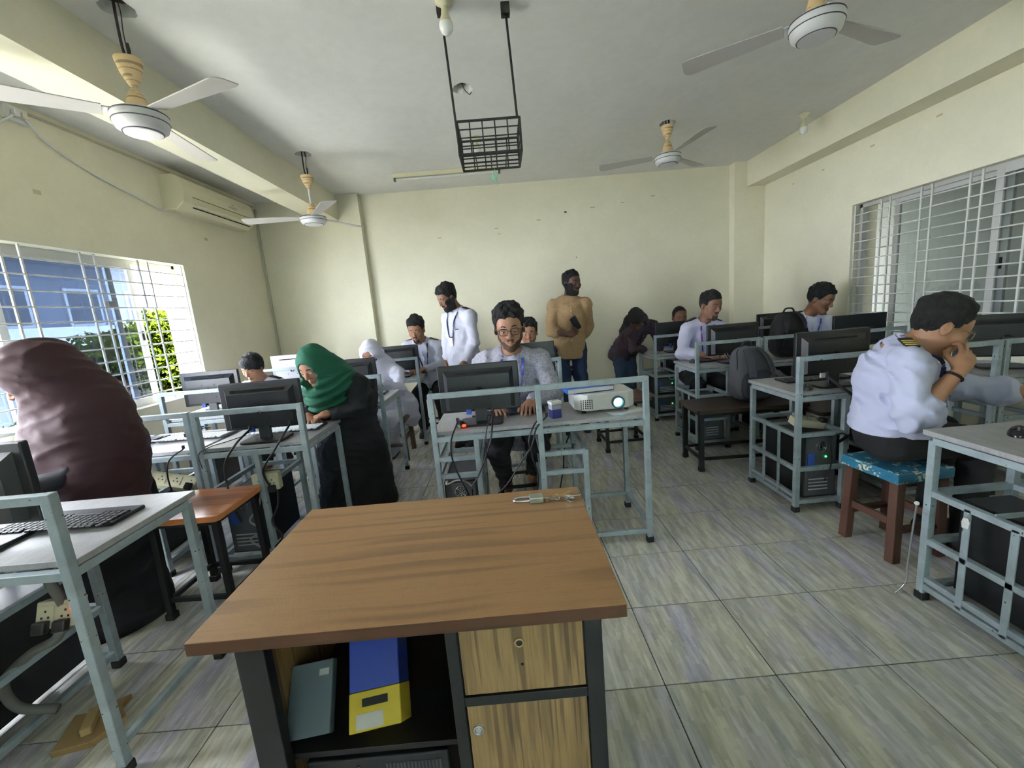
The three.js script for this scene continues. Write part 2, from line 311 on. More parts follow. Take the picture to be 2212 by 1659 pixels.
// ---------------------------------------------------------------- outside
{
  const g = solo('ground', bx(-70, 30, -9.2, -9, -70, 40), mat(0x80807a, 0.95), 'dusty ground far below the bright window', 'ground');
  g.userData.kind = 'structure';
  // buildings across the street, seen through the left window
  const pinkish = mat(0x8a5f50, 0.9), whitish = mat(0x8f8d88, 0.9), grayb = mat(0x6f737a, 0.9), winM = mat(0x2c3238, 0.3), ledge = mat(0xb5b4b0, 0.85);
  function building(label, x0, x1, z0, z1, h, m, floors, cols, balcony) {
    const b = thing('apartment_building', label, 'building', [(x0 + x1) / 2, -9, (z0 + z1) / 2]), w = (x1 - x0) / 2, d = (z1 - z0) / 2;
    part('wall', bx(-w, w, 0, h, -d, d), m, b);
    part('parapet', bx(-w - 0.1, w + 0.1, h, h + 0.9, -d - 0.1, d + 0.1), m, b);
    const fh = h / floors;
    for (let f = 0; f < floors; f++) {
      part('floor_band', bx(w, w + (balcony ? 1.0 : 0.14), f * fh + fh - 0.18, f * fh + fh, -d, d), ledge, b);
      if (balcony) part('balcony_rail', bx(w + 0.94, w + 1.0, f * fh + fh, f * fh + fh + 0.85, -d, d), ledge, b);
      for (let c = 0; c < cols; c++) {
        const zc = -d + (c + 0.5) * 2 * d / cols; const wn = part('window', bx(w, w + 0.05, f * fh + 0.9, f * fh + 2.3, zc - 0.7, zc + 0.7), ledge, b); part('pane', bx(w + 0.05, w + 0.06, f * fh + 1.0, f * fh + 2.2, zc - 0.6, zc + 0.6), winM, wn);
      }
    }
    return b;
  }
  building('pale concrete block with long balconies behind the blue window glass', -26, -16, -21, -10.5, 17, grayb, 5, 4, true);
  building('reddish unfinished building above the tree in the open window', -34, -26, -46, -32, 15, pinkish, 5, 5, false);
  building('white building rising beyond the tree crown', -40, -36, -60, -30, 20, whitish, 6, 7, false);
  // tree crowns
  function tree(label, x, y, z, rx, ry, rz, n, s) {
    const t = thing('street_tree', label, 'tree', [x, -9, z]);
    const pos = [], nor = [], tmp = V(0, 0, 0), a = V(0, 0, 0), b = V(0, 0, 0);
    const blobs = []; for (let k = 0; k < 26; k++) { const u = rr(-1, 1), th = rr(0, 6.283), q = Math.sqrt(1 - u * u), r = Math.cbrt(rr(0.15, 1)); blobs.push([rx * r * q * Math.cos(th) * 0.8, ry * r * u * 0.8, rz * r * q * Math.sin(th) * 0.8, rr(0.3, 0.5)]); }
    for (let k = 0; k < n; k++) {
      const bl = blobs[k % blobs.length], u = rr(-1, 1), th = rr(0, 6.283), q = Math.sqrt(1 - u * u), R = bl[3] * Math.min(rx, ry, rz) * (0.75 + 0.3 * rnd());
      const c = [bl[0] + R * q * Math.cos(th), bl[1] + R * u + 9 + y, bl[2] + R * q * Math.sin(th)];
      tmp.set(rr(-1, 1), rr(-0.2, 1), rr(-1, 1)).normalize(); a.set(rr(-1, 1), rr(-1, 1), rr(-1, 1)).cross(tmp).normalize().multiplyScalar(s * rr(0.7, 1.3)); b.copy(tmp).cross(a);
      b.multiplyScalar(0.5); const P = [[-a.x, -a.y, -a.z], [b.x, b.y, b.z], [a.x, a.y, a.z], [-b.x, -b.y, -b.z]];
      for (const i of [0, 1, 2, 0, 2, 3]) { pos.push(c[0] + P[i][0], c[1] + P[i][1], c[2] + P[i][2]); nor.push(tmp.x, tmp.y, tmp.z); }
    }
    const g = new THREE.BufferGeometry(); g.setAttribute('position', new THREE.Float32BufferAttribute(pos, 3)); g.setAttribute('normal', new THREE.Float32BufferAttribute(nor, 3));
    const f = part('foliage', g, pmat(0x76912c, 0.8, { side: THREE.DoubleSide, transmission: 0.3, thickness: 0 }), t); f.userData.kind = 'stuff';
    part('trunk', rod([0, 0, 0], [0, 9 + y, 0], 0.28, 0.12, 10), mat(0x5a4a3a, 0.9), t);
  }
  tree('bright green leafy tree crown right outside the open window', -9.2, 0.2, -11.6, 2.3, 2.0, 2.6, 30000, 0.065);
  tree('green tree crown behind the blue sliding glass', -9.0, -1.4, -7.6, 2.0, 1.6, 2.2, 22000, 0.065);
  // dark wall of the next house, close to the right window
  const nb = thing('neighbouring_house', 'dim grey wall of the house next door beyond the grilled window', 'building', [4.75, -9, -2]), dimM = mat(0x74776f, 0.9);
  part('wall', bx(-0.2, 0.2, 0, 24, -14, 12), dimM, nb); part('sunshade', bx(-1.06, -0.2, 11.35, 11.45, -14, 12), dimM, nb); part('ledge', bx(-1.06, -0.2, 9.3, 9.4, -14, 12), dimM, nb);
}
// projection screen on the wall behind the camera, lit by the projector
{
  const s = thing('projection_screen', 'white projection screen hung on the front wall', 'screen', [0.35, 0, ZF - 0.06]);
  part('fabric', bx(-1.0, 1.0, 0.95, 2.35, -0.006, 0), mat(0xf2f2f2, 0.9), s); part('tube', rod([-1.05, 2.38, 0], [1.05, 2.38, 0], 0.03, 0.03, 16), M.white, s); part('bottom_bar', rod([-1.0, 0.94, -0.004], [1.0, 0.94, -0.004], 0.012, 0.012, 10), M.dark, s);
}
// ================================================================ computer desks
const DT = 0.752;                                       // desk top height
function computerDesk(label, x0, x1, zf, zb, o = {}) {
  const cx = (x0 + x1) / 2, cz = (zf + zb) / 2, D = thing('computer_desk', label, 'desk', [cx, 0, cz], 'grey steel computer desks');
  const X0 = x0 - cx + 0.016, X1 = x1 - cx - 0.016, F = zf - cz - 0.016, B = zb - cz + 0.016, w = 0.03, RY = o.railY ?? 0.957;
  const b = (n, p, q, a = w, c = a) => part(n, bar(p, q, a, c), M.steel, D);
  const foot = (x, z) => part('rubber_foot', rbx(x - 0.019, x + 0.019, 0, 0.034, z - 0.019, z + 0.019, 0.004), M.rubber, D);
  const posts = [X0, X1, ...(o.mids ?? []).map((m) => m - cx)];
  const off = o.railDip ?? 0;
  for (const x of posts) { b('post', [x, 0.03, F], [x, RY + 0.015 - off * (x < X1 - 0.01 ? 1 : 0), F]); foot(x, F); if (x === X0 || x === X1) { b('leg', [x, 0.03, B], [x, 0.715, B]); foot(x, B); } }
  b('guard_rail', [X0 - 0.0145, RY - off - 0.0004, F], [X1 + 0.0145, RY - 0.0004, F], 0.029);
  b('apron', [X0, 0.714, F], [X1, 0.714, F], 0.0285); b('apron', [X0, 0.714, B], [X1, 0.714, B], 0.0285); b('apron', [X0, 0.714, F], [X0, 0.714, B], 0.0285); b('apron', [X1, 0.714, F], [X1, 0.714, B], 0.0285);
  part('desktop', rbx(X0 - 0.012, X1 + 0.012, 0.73, DT, B - 0.045, F - 0.016, 0.003, 1, { du: rnd() * 4, dv: rnd() * 4 }), M.laminate, D);
  for (const x of [X0, X1]) if (!(o.noSide ?? []).includes(x === X0 ? 0 : 1)) b('stretcher', [x, 0.1, F - 0.015], [x, 0.1, B + 0.015], 0.025);
  if (o.backBar) b('stretcher', [X0, 0.1, B], [X1, 0.1, B], 0.025);
  if (o.frontBar) b('stretcher', [o.frontBar[0] - cx, 0.07, F], [o.frontBar[1] - cx, 0.07, F], 0.025);
  for (const c of o.cages ?? []) {
    const a = c.x0 - cx, e = c.x1 - cx;
    for (const x of [a, e]) if (Math.abs(x - X0) > 0.03 && Math.abs(x - X1) > 0.03) { if (!posts.some((p) => Math.abs(p - x) < 0.03)) { b('post', [x, 0.03, F], [x, c.low ?? 0.715, F]); foot(x, F); } b('leg', [x, 0.03, B], [x, c.low ?? 0.715, B]); foot(x, B); }
    for (const y of c.ys) { b('cage_bar', [a, y, F], [e, y, F], 0.026); b('cage_bar', [a, y, B], [e, y, B], 0.026); b('cage_bar', [a, y, F - 0.013], [a, y, B + 0.013], 0.026); b('cage_bar', [e, y, F - 0.013], [e, y, B + 0.013], 0.026); }
    if (c.grid) { const xs = c.grid === 'left' ? a : e; for (const t of [0.34, 0.67]) { const z = mixf(F, B, t); b('cage_slat', [xs + (c.grid === 'left' ? -0.01 : 0.01), c.ys[c.ys.length - 1], z], [xs + (c.grid === 'left' ? -0.01 : 0.01), c.ys[0], z], 0.006, 0.026); } }
    if (c.cross) b('cage_bar', [a, c.ys[0] + 0.01, (F + B) / 2], [e, c.ys[0] + 0.01, (F + B) / 2], 0.02, 0.008);
  }
  return D;
}
const YS3 = [0.49, 0.275, 0.065], YS2 = [0.5, 0.09];
// middle of the room
computerDesk('wide grey steel desk holding the projector behind the wooden desk', -0.44, 0.757, -2.245, -2.72, { mids: [0.156], cages: [{ x0: -0.424, x1: -0.2, ys: [0.60, 0.50, 0.09] }, { x0: 0.156, x1: 0.395, ys: [0.58, 0.47, 0.09], low: 0.59 }], frontBar: [0.395, 0.741], backBar: true });
computerDesk('grey desk half hidden behind the man in glasses', -0.17, 0.445, -3.42, -3.9, { cages: [{ x0: -0.154, x1: 0.1, ys: YS2 }] });
// left block, rows from the camera to the back wall
computerDesk('nearest grey desk at the lower left with a black keyboard', -2.55, -1.335, -1.175, -1.68, { cages: [{ x0: -2.15, x1: -1.79, ys: [0.5, 0.29, 0.07] }] });
computerDesk('grey desk the woman in green leans over', -1.757, -1.145, -2.315, -2.8, { cages: [{ x0: -1.74, x1: -1.44, ys: YS2 }] });
computerDesk('grey desk with two stacked keyboards behind the maroon scarf', -2.365, -1.775, -2.325, -2.8, { cages: [{ x0: -2.35, x1: -2.08, ys: YS2 }] });
computerDesk('grey desk by the window beside the maroon scarf', -2.95, -2.385, -2.325, -2.8, { cages: [{ x0: -2.93, x1: -2.66, ys: YS2 }] });
computerDesk('grey desk of the girl in the white scarf', -1.56, -0.985, -3.3, -3.83, { cages: [{ x0: -1.544, x1: -1.32, ys: YS2 }], frontBar: [-1.54, -1.0] });
computerDesk('grey desk between the green scarf and the boy by the window', -2.13, -1.58, -3.3, -3.83, { cages: [{ x0: -2.114, x1: -1.86, ys: YS2 }] });
computerDesk('grey desk right under the open window with a light mouse', -2.7, -2.15, -3.28, -3.83, { cages: [{ x0: -2.684, x1: -2.4, ys: YS2 }] });
computerDesk('back row grey desk of the boy with epaulettes in front of the white robe', -1.5, -0.935, -4.53, -5.05, { cages: [{ x0: -1.484, x1: -1.25, ys: YS2 }] });
computerDesk('back corner grey desk with the light grey monitor', -2.67, -2.1, -4.56, -5.05, { cages: [{ x0: -2.654, x1: -2.4, ys: YS2 }] });
// right block
computerDesk('nearest grey desk at the lower right with a caged tower', 1.7, 2.98, -1.15, -1.65, { cages: [{ x0: 1.716, x1: 2.06, ys: YS3, grid: 'left', cross: true }] });
computerDesk('grey desk with the caged tower behind the blue stool', 1.7, 2.32, -2.43, -2.93, { cages: [{ x0: 1.716, x1: 2.0, ys: YS3, grid: 'left', cross: true }] });
computerDesk('grey desk behind the man rubbing his eyes', 2.335, 2.91, -2.43, -2.93, { cages: [{ x0: 2.351, x1: 2.62, ys: YS3 }] });
computerDesk('grey desk under the dark window at the frame edge', 2.925, 3.41, -2.43, -2.93, { cages: [{ x0: 2.941, x1: 3.2, ys: YS3 }] });
computerDesk('grey desk of the boy in the lavender shirt behind the dark bench', 1.64, 2.21, -3.64, -4.12, { cages: [{ x0: 1.656, x1: 1.93, ys: YS3, grid: 'left', cross: true }] });
computerDesk('grey desk carrying the black backpack', 2.235, 2.83, -3.64, -4.12, { cages: [{ x0: 2.251, x1: 2.52, ys: YS3 }] });
computerDesk('third row grey desk below the dark grilled window', 2.85, 3.4, -3.55, -4.12, { cages: [{ x0: 2.866, x1: 3.13, ys: YS3 }] });
computerDesk('back row grey desk with two stacked towers beside the bending person', 1.635, 2.19, -4.66, -5.22, { cages: [{ x0: 1.651, x1: 1.95, ys: [0.51, 0.28, 0.065] }] });
computerDesk('back row grey desk behind the boy in the lavender shirt', 2.21, 2.75, -4.66, -5.22, { cages: [{ x0: 2.226, x1: 2.5, ys: YS3 }] });
computerDesk('back corner grey desk behind the black backpack', 2.77, 3.35, -4.66, -5.22, { cages: [{ x0: 2.786, x1: 3.05, ys: YS3 }] });

// ================================================================ monitors (backs turned to the camera)
function monitorKit(shellM, bulgeM, logoM, vent, flat = false) {
  const G = {}, w = 0.462, h = 0.275, y0 = 0.068;
  G.shell = (() => { const g = rbx(-w / 2, w / 2, y0, y0 + h, -0.022, 0.006, 0.006, 2); return g; })();
  G.screen = bx(-w / 2 + 0.016, w / 2 - 0.016, y0 + 0.02, y0 + h - 0.016, -0.0226, -0.0222);
  // raised back: frustum that narrows towards the rear
  const fr = (wb, hb, wt, ht, cyb, cyt, z0, z1) => {
    const p = [[-wb / 2, cyb - hb / 2, z0], [wb / 2, cyb - hb / 2, z0], [wb / 2, cyb + hb / 2, z0], [-wb / 2, cyb + hb / 2, z0], [-wt / 2, cyt - ht / 2, z1], [wt / 2, cyt - ht / 2, z1], [wt / 2, cyt + ht / 2, z1], [-wt / 2, cyt + ht / 2, z1]];
    const f = [[0, 1, 5, 4], [1, 2, 6, 5], [2, 3, 7, 6], [3, 0, 4, 7], [4, 5, 6, 7]], pos = [];
    for (const [a, b, c, d] of f) for (const i of [a, b, c, a, c, d]) pos.push(...p[i]);
    const g = new THREE.BufferGeometry(); g.setAttribute('position', new THREE.Float32BufferAttribute(pos, 3)); g.computeVertexNormals(); return metreUV(g);
  };
  const cy = y0 + h * 0.47;
  G.bulge = flat ? fr(w * 0.5, h * 0.5, w * 0.46, h * 0.44, cy - 0.03, cy - 0.03, 0.006, 0.02) : fr(w * 0.86, h * 0.84, w * 0.76, h * 0.7, cy, cy - 0.012, 0.006, 0.036);
  if (vent) { const s = []; for (let k = 0; k < 44; k++) { const x = -0.15 + k * 0.3 / 43; s.push(bx(x - 0.0016, x + 0.0016, y0 + h * 0.80, y0 + h * 0.862, 0.020, 0.0315)); } G.vent = join(s); }
  else G.vent = flat ? null : rbx(-0.13, 0.13, y0 + h * 0.815, y0 + h * 0.85, 0.018, 0.030, 0.004);
  const d = new THREE.CylinderGeometry(0.026, 0.026, 0.002, 28); d.rotateX(Math.PI / 2); d.translate(0, cy - 0.01, 0.037); G.logo = flat ? null : d;
  const t = text('hp', 0.03, 0.0008); t.applyMatrix4(new THREE.Matrix4().set(1, 0.25, 0, 0, 0, 1, 0, 0, 0, 0, 1, 0, 0, 0, 0, 1)); t.translate(0, cy - 0.012, 0.038); G.hp = t;
  G.ports = bx(0.04, 0.15, y0 + 0.02, y0 + 0.05, 0.02, 0.026);
  const sc = []; for (const [x, y] of [[-0.05, 0.05], [0.05, 0.05], [-0.05, -0.05], [0.05, -0.05]]) { const c = new THREE.CylinderGeometry(0.004, 0.004, 0.002, 10); c.rotateX(Math.PI / 2); c.translate(x, cy + y - 0.01, 0.0365); sc.push(c); }
  G.screws = sc;
  G.neck = rbx(-0.034, 0.034, 0.008, y0 + 0.06, 0.004, 0.026, 0.005, 2);
  const bs = new THREE.ExtrudeGeometry(roundRect(0.24, 0.17, 0.035), { depth: 0.008, bevelEnabled: true, bevelThickness: 0.003, bevelSize: 0.004, bevelSegments: 2 }); bs.rotateX(-Math.PI / 2); bs.translate(0, 0.003, 0.01); G.base = bs;
  const pl = rbx(-0.085, -0.055, y0 - 0.012, y0 + 0.03, 0.014, 0.028, 0.003); G.plug = pl;
  return { G, shellM, bulgeM, logoM };
}
function monitor(kit, label, x, z, turn = 0, y = DT, extra = {}) {
  const { G, shellM, bulgeM, logoM } = kit, m = thing('monitor', label, 'monitor', [x, y + 0.0005, z], 'computer monitors seen from behind', turn);
  part('shell', G.shell, shellM, m); part('screen', G.screen, M.screen, m);
  const b = part('rear_cover', G.bulge, bulgeM, m);
  if (G.vent) part('vent', G.vent, kit.ventM ?? M.dark, b);
  if (G.logo) { const l = part('logo', G.logo, logoM, b, 'round emblem with two slanted letters'); void l; part('logo_letters', G.hp, kit.letterM ?? M.plasticGrey, b); }
  part('port_row', G.ports, M.dark, b); for (const s of G.screws) part('screw', s, M.dark, b);
  part('stand_neck', G.neck, extra.neckM ?? M.plasticDark, m); part('stand_base', G.base, M.plasticBlack, m);
  if (extra.plug !== false) part('video_plug', G.plug, extra.plug === 'white' ? M.white : M.bluePlug, m);
  return m;
}
const kitBlack = monitorKit(M.plasticBlack, M.plasticBlack, M.logo, false), kitVent = monitorKit(M.plasticDark, M.plasticBlack, M.logo, true), kitFlat = monitorKit(M.plasticBlack, M.plasticBlack, M.logo, false, true), kitLight = monitorKit(M.plasticLight, M.plasticLight, M.logo, false);
kitBlack.letterM = M.logoLight; kitVent.letterM = M.logoLight; kitLight.letterM = M.plasticLight; kitVent.ventM = M.dark;
monitor(kitBlack, 'black monitor in front of the man in glasses', -0.168, -2.42);
monitor(kitVent, 'black monitor with a vented back in front of the green scarf', -1.43, -2.45);
monitor(kitBlack, 'black monitor standing behind the maroon scarf', -2.47, -2.47, 0.05);
monitor(kitBlack, 'black monitor on the nearest left desk cut by the frame', -1.81, -1.36, 0);
monitor(kitBlack, 'dark monitor under the window in front of the seated boy', -2.39, -3.45, 0, DT, { neckM: M.plasticGrey });
monitor(kitBlack, 'black monitor hiding the chest of the girl in the white scarf', -1.285, -3.45, 0, DT, { neckM: M.plasticGrey });
monitor(kitBlack, 'black monitor in front of the boy with yellow epaulettes', -1.18, -4.68);
monitor(kitLight, 'light grey monitor in the back corner with a dark emblem', -2.33, -4.7, 0, DT, { neckM: M.white });
monitor(kitFlat, 'black monitor half hidden behind the man in glasses', 0.18, -3.58, 0, DT, { plug: false });
monitor(kitBlack, 'black monitor in front of the boy in the lavender shirt', 2.04, -3.79, 0, DT, { plug: 'white' });
monitor(kitFlat, 'black monitor in front of the hidden boy at the back wall', 1.95, -4.84);
monitor(kitBlack, 'black monitor in the back corner behind the black backpack', 3.12, -4.85);
monitor(kitBlack, 'big black monitor behind the blue stool beside the pale shirt', 2.015, -2.59, 0, DT, { plug: 'white' });
monitor(kitFlat, 'black monitor below the dark window behind the man rubbing his eyes', 3.08, -3.66, 0, DT, { plug: false });
monitor(kitBlack, 'black monitor turned sideways at the frame edge under the dark window', 3.2, -2.68, -0.5, DT, { plug: false });

// ================================================================ keyboards and mice
const keyGeo = (() => { const k = []; for (let r = 0; r < 6; r++) { let x = -0.205; const n = r === 5 ? 11 : 18; for (let c = 0; c < n; c++) { const w = r === 5 && c === 4 ? 0.115 : 0.0185; if (r === 0 && (c === 1 || c === 6 || c === 11)) { x += 0.012; } const g = rbx(x, x + w, 0.013 + r * 0.0002, 0.0205, -0.058 + (5 - r) * 0.0205 * -1 + 0.102 - 0.0005, -0.058 + (5 - r) * 0.0205 * -1 + 0.102 + 0.0165, 0.002); k.push(g); x += w + 0.004; } } return k; })();
const keysMerged = (() => { const g = join(keyGeo); g.translate(0, 0, -0.042); return g; })();
const kbBody = (() => { const g = rbx(-0.215, 0.215, 0, 0.0145, -0.072, 0.07, 0.005, 2); return g; })();
function keyboard(label, x, z, turn, bodyM, keyM, y = DT, tilt = 0) {
  const k = thing('keyboard', label, 'keyboard', [x, y, z], 'computer keyboards', turn); k.rotation.z = tilt;
  part('body', kbBody, bodyM, k); const ks = part('keys', keysMerged, keyM, k); ks.userData.kind = 'stuff'; return k;
}
const kbGrey = mat(0xc4c5c8, 0.5), keyGrey = mat(0xd9dadc, 0.5), keyBlack = mat(0x101114, 0.45);
keyboard('black keyboard on the nearest left desk', -1.64, -1.50, Math.PI - 0.02, M.plasticDark, keyBlack);
keyboard('light keyboard under the hands of the woman in green', -1.40, -2.64, Math.PI + 0.03, M.plasticBlack, keyGrey);
keyboard('light grey keyboard with its cord coiled on top', -1.98, -2.66, Math.PI - 0.04, M.plasticGrey, kbGrey, DT + 0.0005);
keyboard('dark keyboard beside the maroon scarf', -2.43, -2.66, Math.PI + 0.04, M.plasticDark, M.plasticGrey);
keyboard('black keyboard under the hand of the man in glasses', 0.0, -2.60, Math.PI, M.plasticBlack, keyBlack);
keyboard('keyboard under the hands of the girl in the white scarf', -1.28, -3.70, Math.PI, M.plasticBlack, kbGrey);
keyboard('keyboard under the hands of the boy with yellow epaulettes', -1.13, -4.90, Math.PI, M.plasticBlack, keyBlack);
keyboard('black keyboard in front of the lavender shirt', 1.98, -3.96, Math.PI, M.plasticBlack, keyBlack);
keyboard('light keyboard below the dark window monitor', -2.38, -3.68, Math.PI, kbGrey, keyGrey);
keyboard('dark keyboard behind the big monitor beside the blue stool', 2.05, -2.80, Math.PI, M.plasticBlack, keyBlack);
keyboard('black keyboard at the frame edge on the lower right desk', 2.26, -1.49, Math.PI - 0.1, M.plasticBlack, keyBlack);
const mouseGeo = (() => { const g = new THREE.SphereGeometry(1, 24, 16, 0, Math.PI * 2, 0, Math.PI / 2); g.scale(0.031, 0.035, 0.056); return g; })();
function mouse(label, x, z, turn, m, y = DT) {
  const o = thing('computer_mouse', label, 'mouse', [x, y, z], 'computer mice', turn); part('shell', mouseGeo, m, o);
  part('wheel', (() => { const g = new THREE.CylinderGeometry(0.009, 0.009, 0.006, 14); g.rotateZ(Math.PI / 2); g.translate(0, 0.028, -0.03); return g; })(), M.plasticGrey, o); part('seam', bx(-0.0005, 0.0005, 0.026, 0.0345, -0.03, 0.0), M.dark, o); return o;
}
mouse('glossy black mouse on the lower right desk', 1.93, -1.53, 2.2, pmat(0x0e0f12, 0.2));
mouse('black mouse beside the post of the desk behind the blue stool', 1.83, -2.54, 2.6, M.plasticBlack);
mouse('black mouse beside the lavender sleeve', 1.74, -3.93, 3.0, M.plasticBlack);
mouse('silver mouse under the vented monitor', -1.60, -2.60, 0.6, M.plasticLight);
mouse('light mouse on the desk under the open window', -2.50, -3.42, 0.9, M.white);
mouse('black mouse with a lit red underside beside the man in glasses', -0.285, -2.36, 0.4, M.plasticBlack);
part('red_light', (() => { const g = new THREE.SphereGeometry(0.012, 12, 8); g.scale(1, 0.7, 0.6); g.translate(0, 0.016, 0.052); return g; })(), M.ledRed, scene.children[scene.children.length - 1]);

// ================================================================ computer towers
const fanRing = (() => { const l = []; for (const r of [0.012, 0.022, 0.032]) l.push(new THREE.TorusGeometry(r, 0.0018, 6, 24)); l.push(new THREE.CylinderGeometry(0.008, 0.008, 0.004, 14).rotateX(Math.PI / 2)); for (let k = 0; k < 4; k++) l.push(bx(-0.034, 0.034, -0.0015, 0.0015, -0.001, 0.001).rotateZ(k * Math.PI / 4)); return join(l); })();
function tower(label, x, y, z, w, h, d, o = {}) {
  const t = thing('computer_tower', label, 'computer', [x, y, z], 'computer towers under the desks', o.turn ?? 0), lay = w > h;
  part('case', rbx(-w / 2, w / 2, 0, h, -d / 2, d / 2, 0.005), o.m ?? M.plasticBlack, t);
  const back = part('rear_panel', rbx(-w / 2 + 0.008, w / 2 - 0.008, 0.01, h - 0.01, d / 2 - 0.002, d / 2 + 0.002, 0.001), o.panel ?? M.plasticGrey, t);
  const f = part('fan_grille', fanRing, M.chrome, back); f.position.set(lay ? w * 0.25 : 0, lay ? h / 2 : h * 0.82, d / 2 + 0.004);
  part('expansion_slots', join([0, 1, 2, 3].map((k) => bx(-w / 2 + 0.03, w / 2 - 0.05, h * 0.12 + k * Math.min(0.022, h * 0.09), h * 0.12 + k * Math.min(0.022, h * 0.09) + 0.008, d / 2 + 0.001, d / 2 + 0.004))), M.plasticLight, back);
  part('port_block', bx(-w / 2 + 0.02, -w / 2 + 0.06, h * 0.5, h * 0.72, d / 2 + 0.001, d / 2 + 0.006), M.bluePlug, back);
  if (o.led) part('status_light', (() => { const g = new THREE.SphereGeometry(0.0055, 10, 8); g.translate(o.led[0], o.led[1], d / 2 + 0.006); return g; })(), M.led, t);
  return t;
}
tower('dark tower in the cage of the lower right desk', 1.89, 0.08, -1.38, 0.2, 0.40, 0.4);
tower('dark tower with a green light behind the blue stool', 1.87, 0.08, -2.66, 0.2, 0.395, 0.4, { led: [0.03, 0.26] });
tower('dusty tower with a rear fan behind the dark bench', 1.8, 0.08, -3.86, 0.19, 0.385, 0.4);
tower('upper tower of the stacked pair in the back row', 1.8, 0.295, -4.92, 0.24, 0.19, 0.4, { led: [0.05, 0.12] });
tower('lower tower of the stacked pair in the back row', 1.8, 0.08, -4.92, 0.24, 0.19, 0.4, { led: [0.05, 0.1] });
tower('black tower under the monitor of the man in glasses', -0.315, 0.105, -2.46, 0.18, 0.36, 0.38);
tower('black tower in the cage of the nearest left desk', -1.97, 0.085, -1.42, 0.2, 0.38, 0.4);
tower('dusty tower with a blue socket under the desk of the woman in green', -1.59, 0.105, -2.55, 0.2, 0.36, 0.4);
tower('dark tower under the desk with stacked keyboards', -2.215, 0.105, -2.56, 0.18, 0.36, 0.4);
tower('dark tower under the white scarf desk', -1.43, 0.105, -3.57, 0.17, 0.36, 0.4);
tower('dark tower under the desk beneath the open window', -2.54, 0.105, -3.56, 0.18, 0.36, 0.4);
tower('dark tower in the cage behind the seated man at the right', 2.485, 0.08, -2.68, 0.19, 0.39, 0.4);
tower('dark tower below the black backpack', 2.385, 0.08, -3.88, 0.19, 0.39, 0.4);

// ================================================================ stools and benches
function metalStool(label, x, z, w, d, h, top, legM, turn = 0, o = {}) {
  const s = thing('stool', label, 'stool', [x, 0, z], null, turn), t = o.t ?? 0.03, lw = o.lw ?? 0.03, X = w / 2 - 0.035, Z = d / 2 - 0.035;
  const sg = new THREE.ExtrudeGeometry(roundRect(w, d, o.r ?? 0.03), { depth: t - 0.008, bevelEnabled: true, bevelThickness: 0.004, bevelSize: 0.004, bevelSegments: 2, curveSegments: 6 }); sg.rotateX(-Math.PI / 2); sg.translate(0, h - t + 0.004, 0); metreUV(sg, rnd(), rnd());
  part('seat', sg, top, s);
  for (const [a, b] of [[-1, -1], [1, -1], [-1, 1], [1, 1]]) { part('leg', bar([a * (X + (o.splay ?? 0)), 0.03, b * (Z + (o.splay ?? 0))], [a * X, h - t, b * Z], lw), legM, s); part('rubber_foot', rbx(a * (X + (o.splay ?? 0)) - 0.021, a * (X + (o.splay ?? 0)) + 0.021, 0, 0.035, b * (Z + (o.splay ?? 0)) - 0.021, b * (Z + (o.splay ?? 0)) + 0.021, 0.004), M.rubber, s); }
  const y = o.sy ?? 0.1; for (const b of [-1, 1]) { part('stretcher', bar([-X, y, b * Z], [X, y, b * Z], 0.022), legM, s); part('stretcher', bar([b * X, y, -Z], [b * X, y, Z], 0.022), legM, s); }
  for (const b of [-1, 1]) { part('seat_rail', bar([-X, h - t - 0.013, b * Z], [X, h - t - 0.013, b * Z], 0.024), legM, s); part('seat_rail', bar([b * X, h - t - 0.013, -Z], [b * X, h - t - 0.013, Z], 0.024), legM, s); }
  return s;
}
metalStool('stool with a glossy orange wooden seat beside the wooden desk', -1.61, -2.10, 0.38, 0.37, 0.54, M.stoolTop, M.blackSteel, -0.03, { splay: 0.005 });
metalStool('dark wooden bench with the grey backpack on it', 1.86, -3.33, 0.84, 0.4, 0.5, M.darkWood, M.blackSteel, -0.04, { r: 0.012, lw: 0.035 });
metalStool('empty dark stool behind the projector', 1.06, -3.96, 0.45, 0.42, 0.5, mat(0x5c3a34, 0.4), M.blackSteel, 0.02);
metalStool('black stool under the man in glasses', 0.03, -3.1, 0.36, 0.34, 0.47, M.darkWood, M.blackSteel, 0.05);
metalStool('black stool under the boy with yellow epaulettes', -0.93, -5.18, 0.34, 0.34, 0.46, M.darkWood, M.blackSteel);
metalStool('dark stool with white seat frame behind the right desk', 2.5, -3.15, 0.5, 0.36, 0.46, M.darkWood, M.grille, 0, { lw: 0.026 });
function woodStool(label, x, z, w, d, h, seatM, legM, turn, edge) {
  const s = thing('wooden_stool', label, 'stool', [x, 0, z], null, turn), X = w / 2 - 0.04, Z = d / 2 - 0.035, lw = 0.045;
  part('seat', rbx(-w / 2, w / 2, h - 0.055, h, -d / 2, d / 2, 0.008, 2), seatM, s); void edge;
  for (const [a, b] of [[-1, -1], [1, -1], [-1, 1], [1, 1]]) part('leg', bar([a * (X + 0.012), 0, b * (Z + 0.01)], [a * X, h - 0.05, b * Z], lw, lw, 0.004), legM, s);
  for (const b of [-1, 1]) { part('stretcher', bar([-X, 0.16, b * Z], [X, 0.16, b * Z], 0.02, 0.04), legM, s); part('stretcher', bar([b * X, 0.2, -Z], [b * X, 0.2, Z], 0.02, 0.04), legM, s); }
  return s;
}
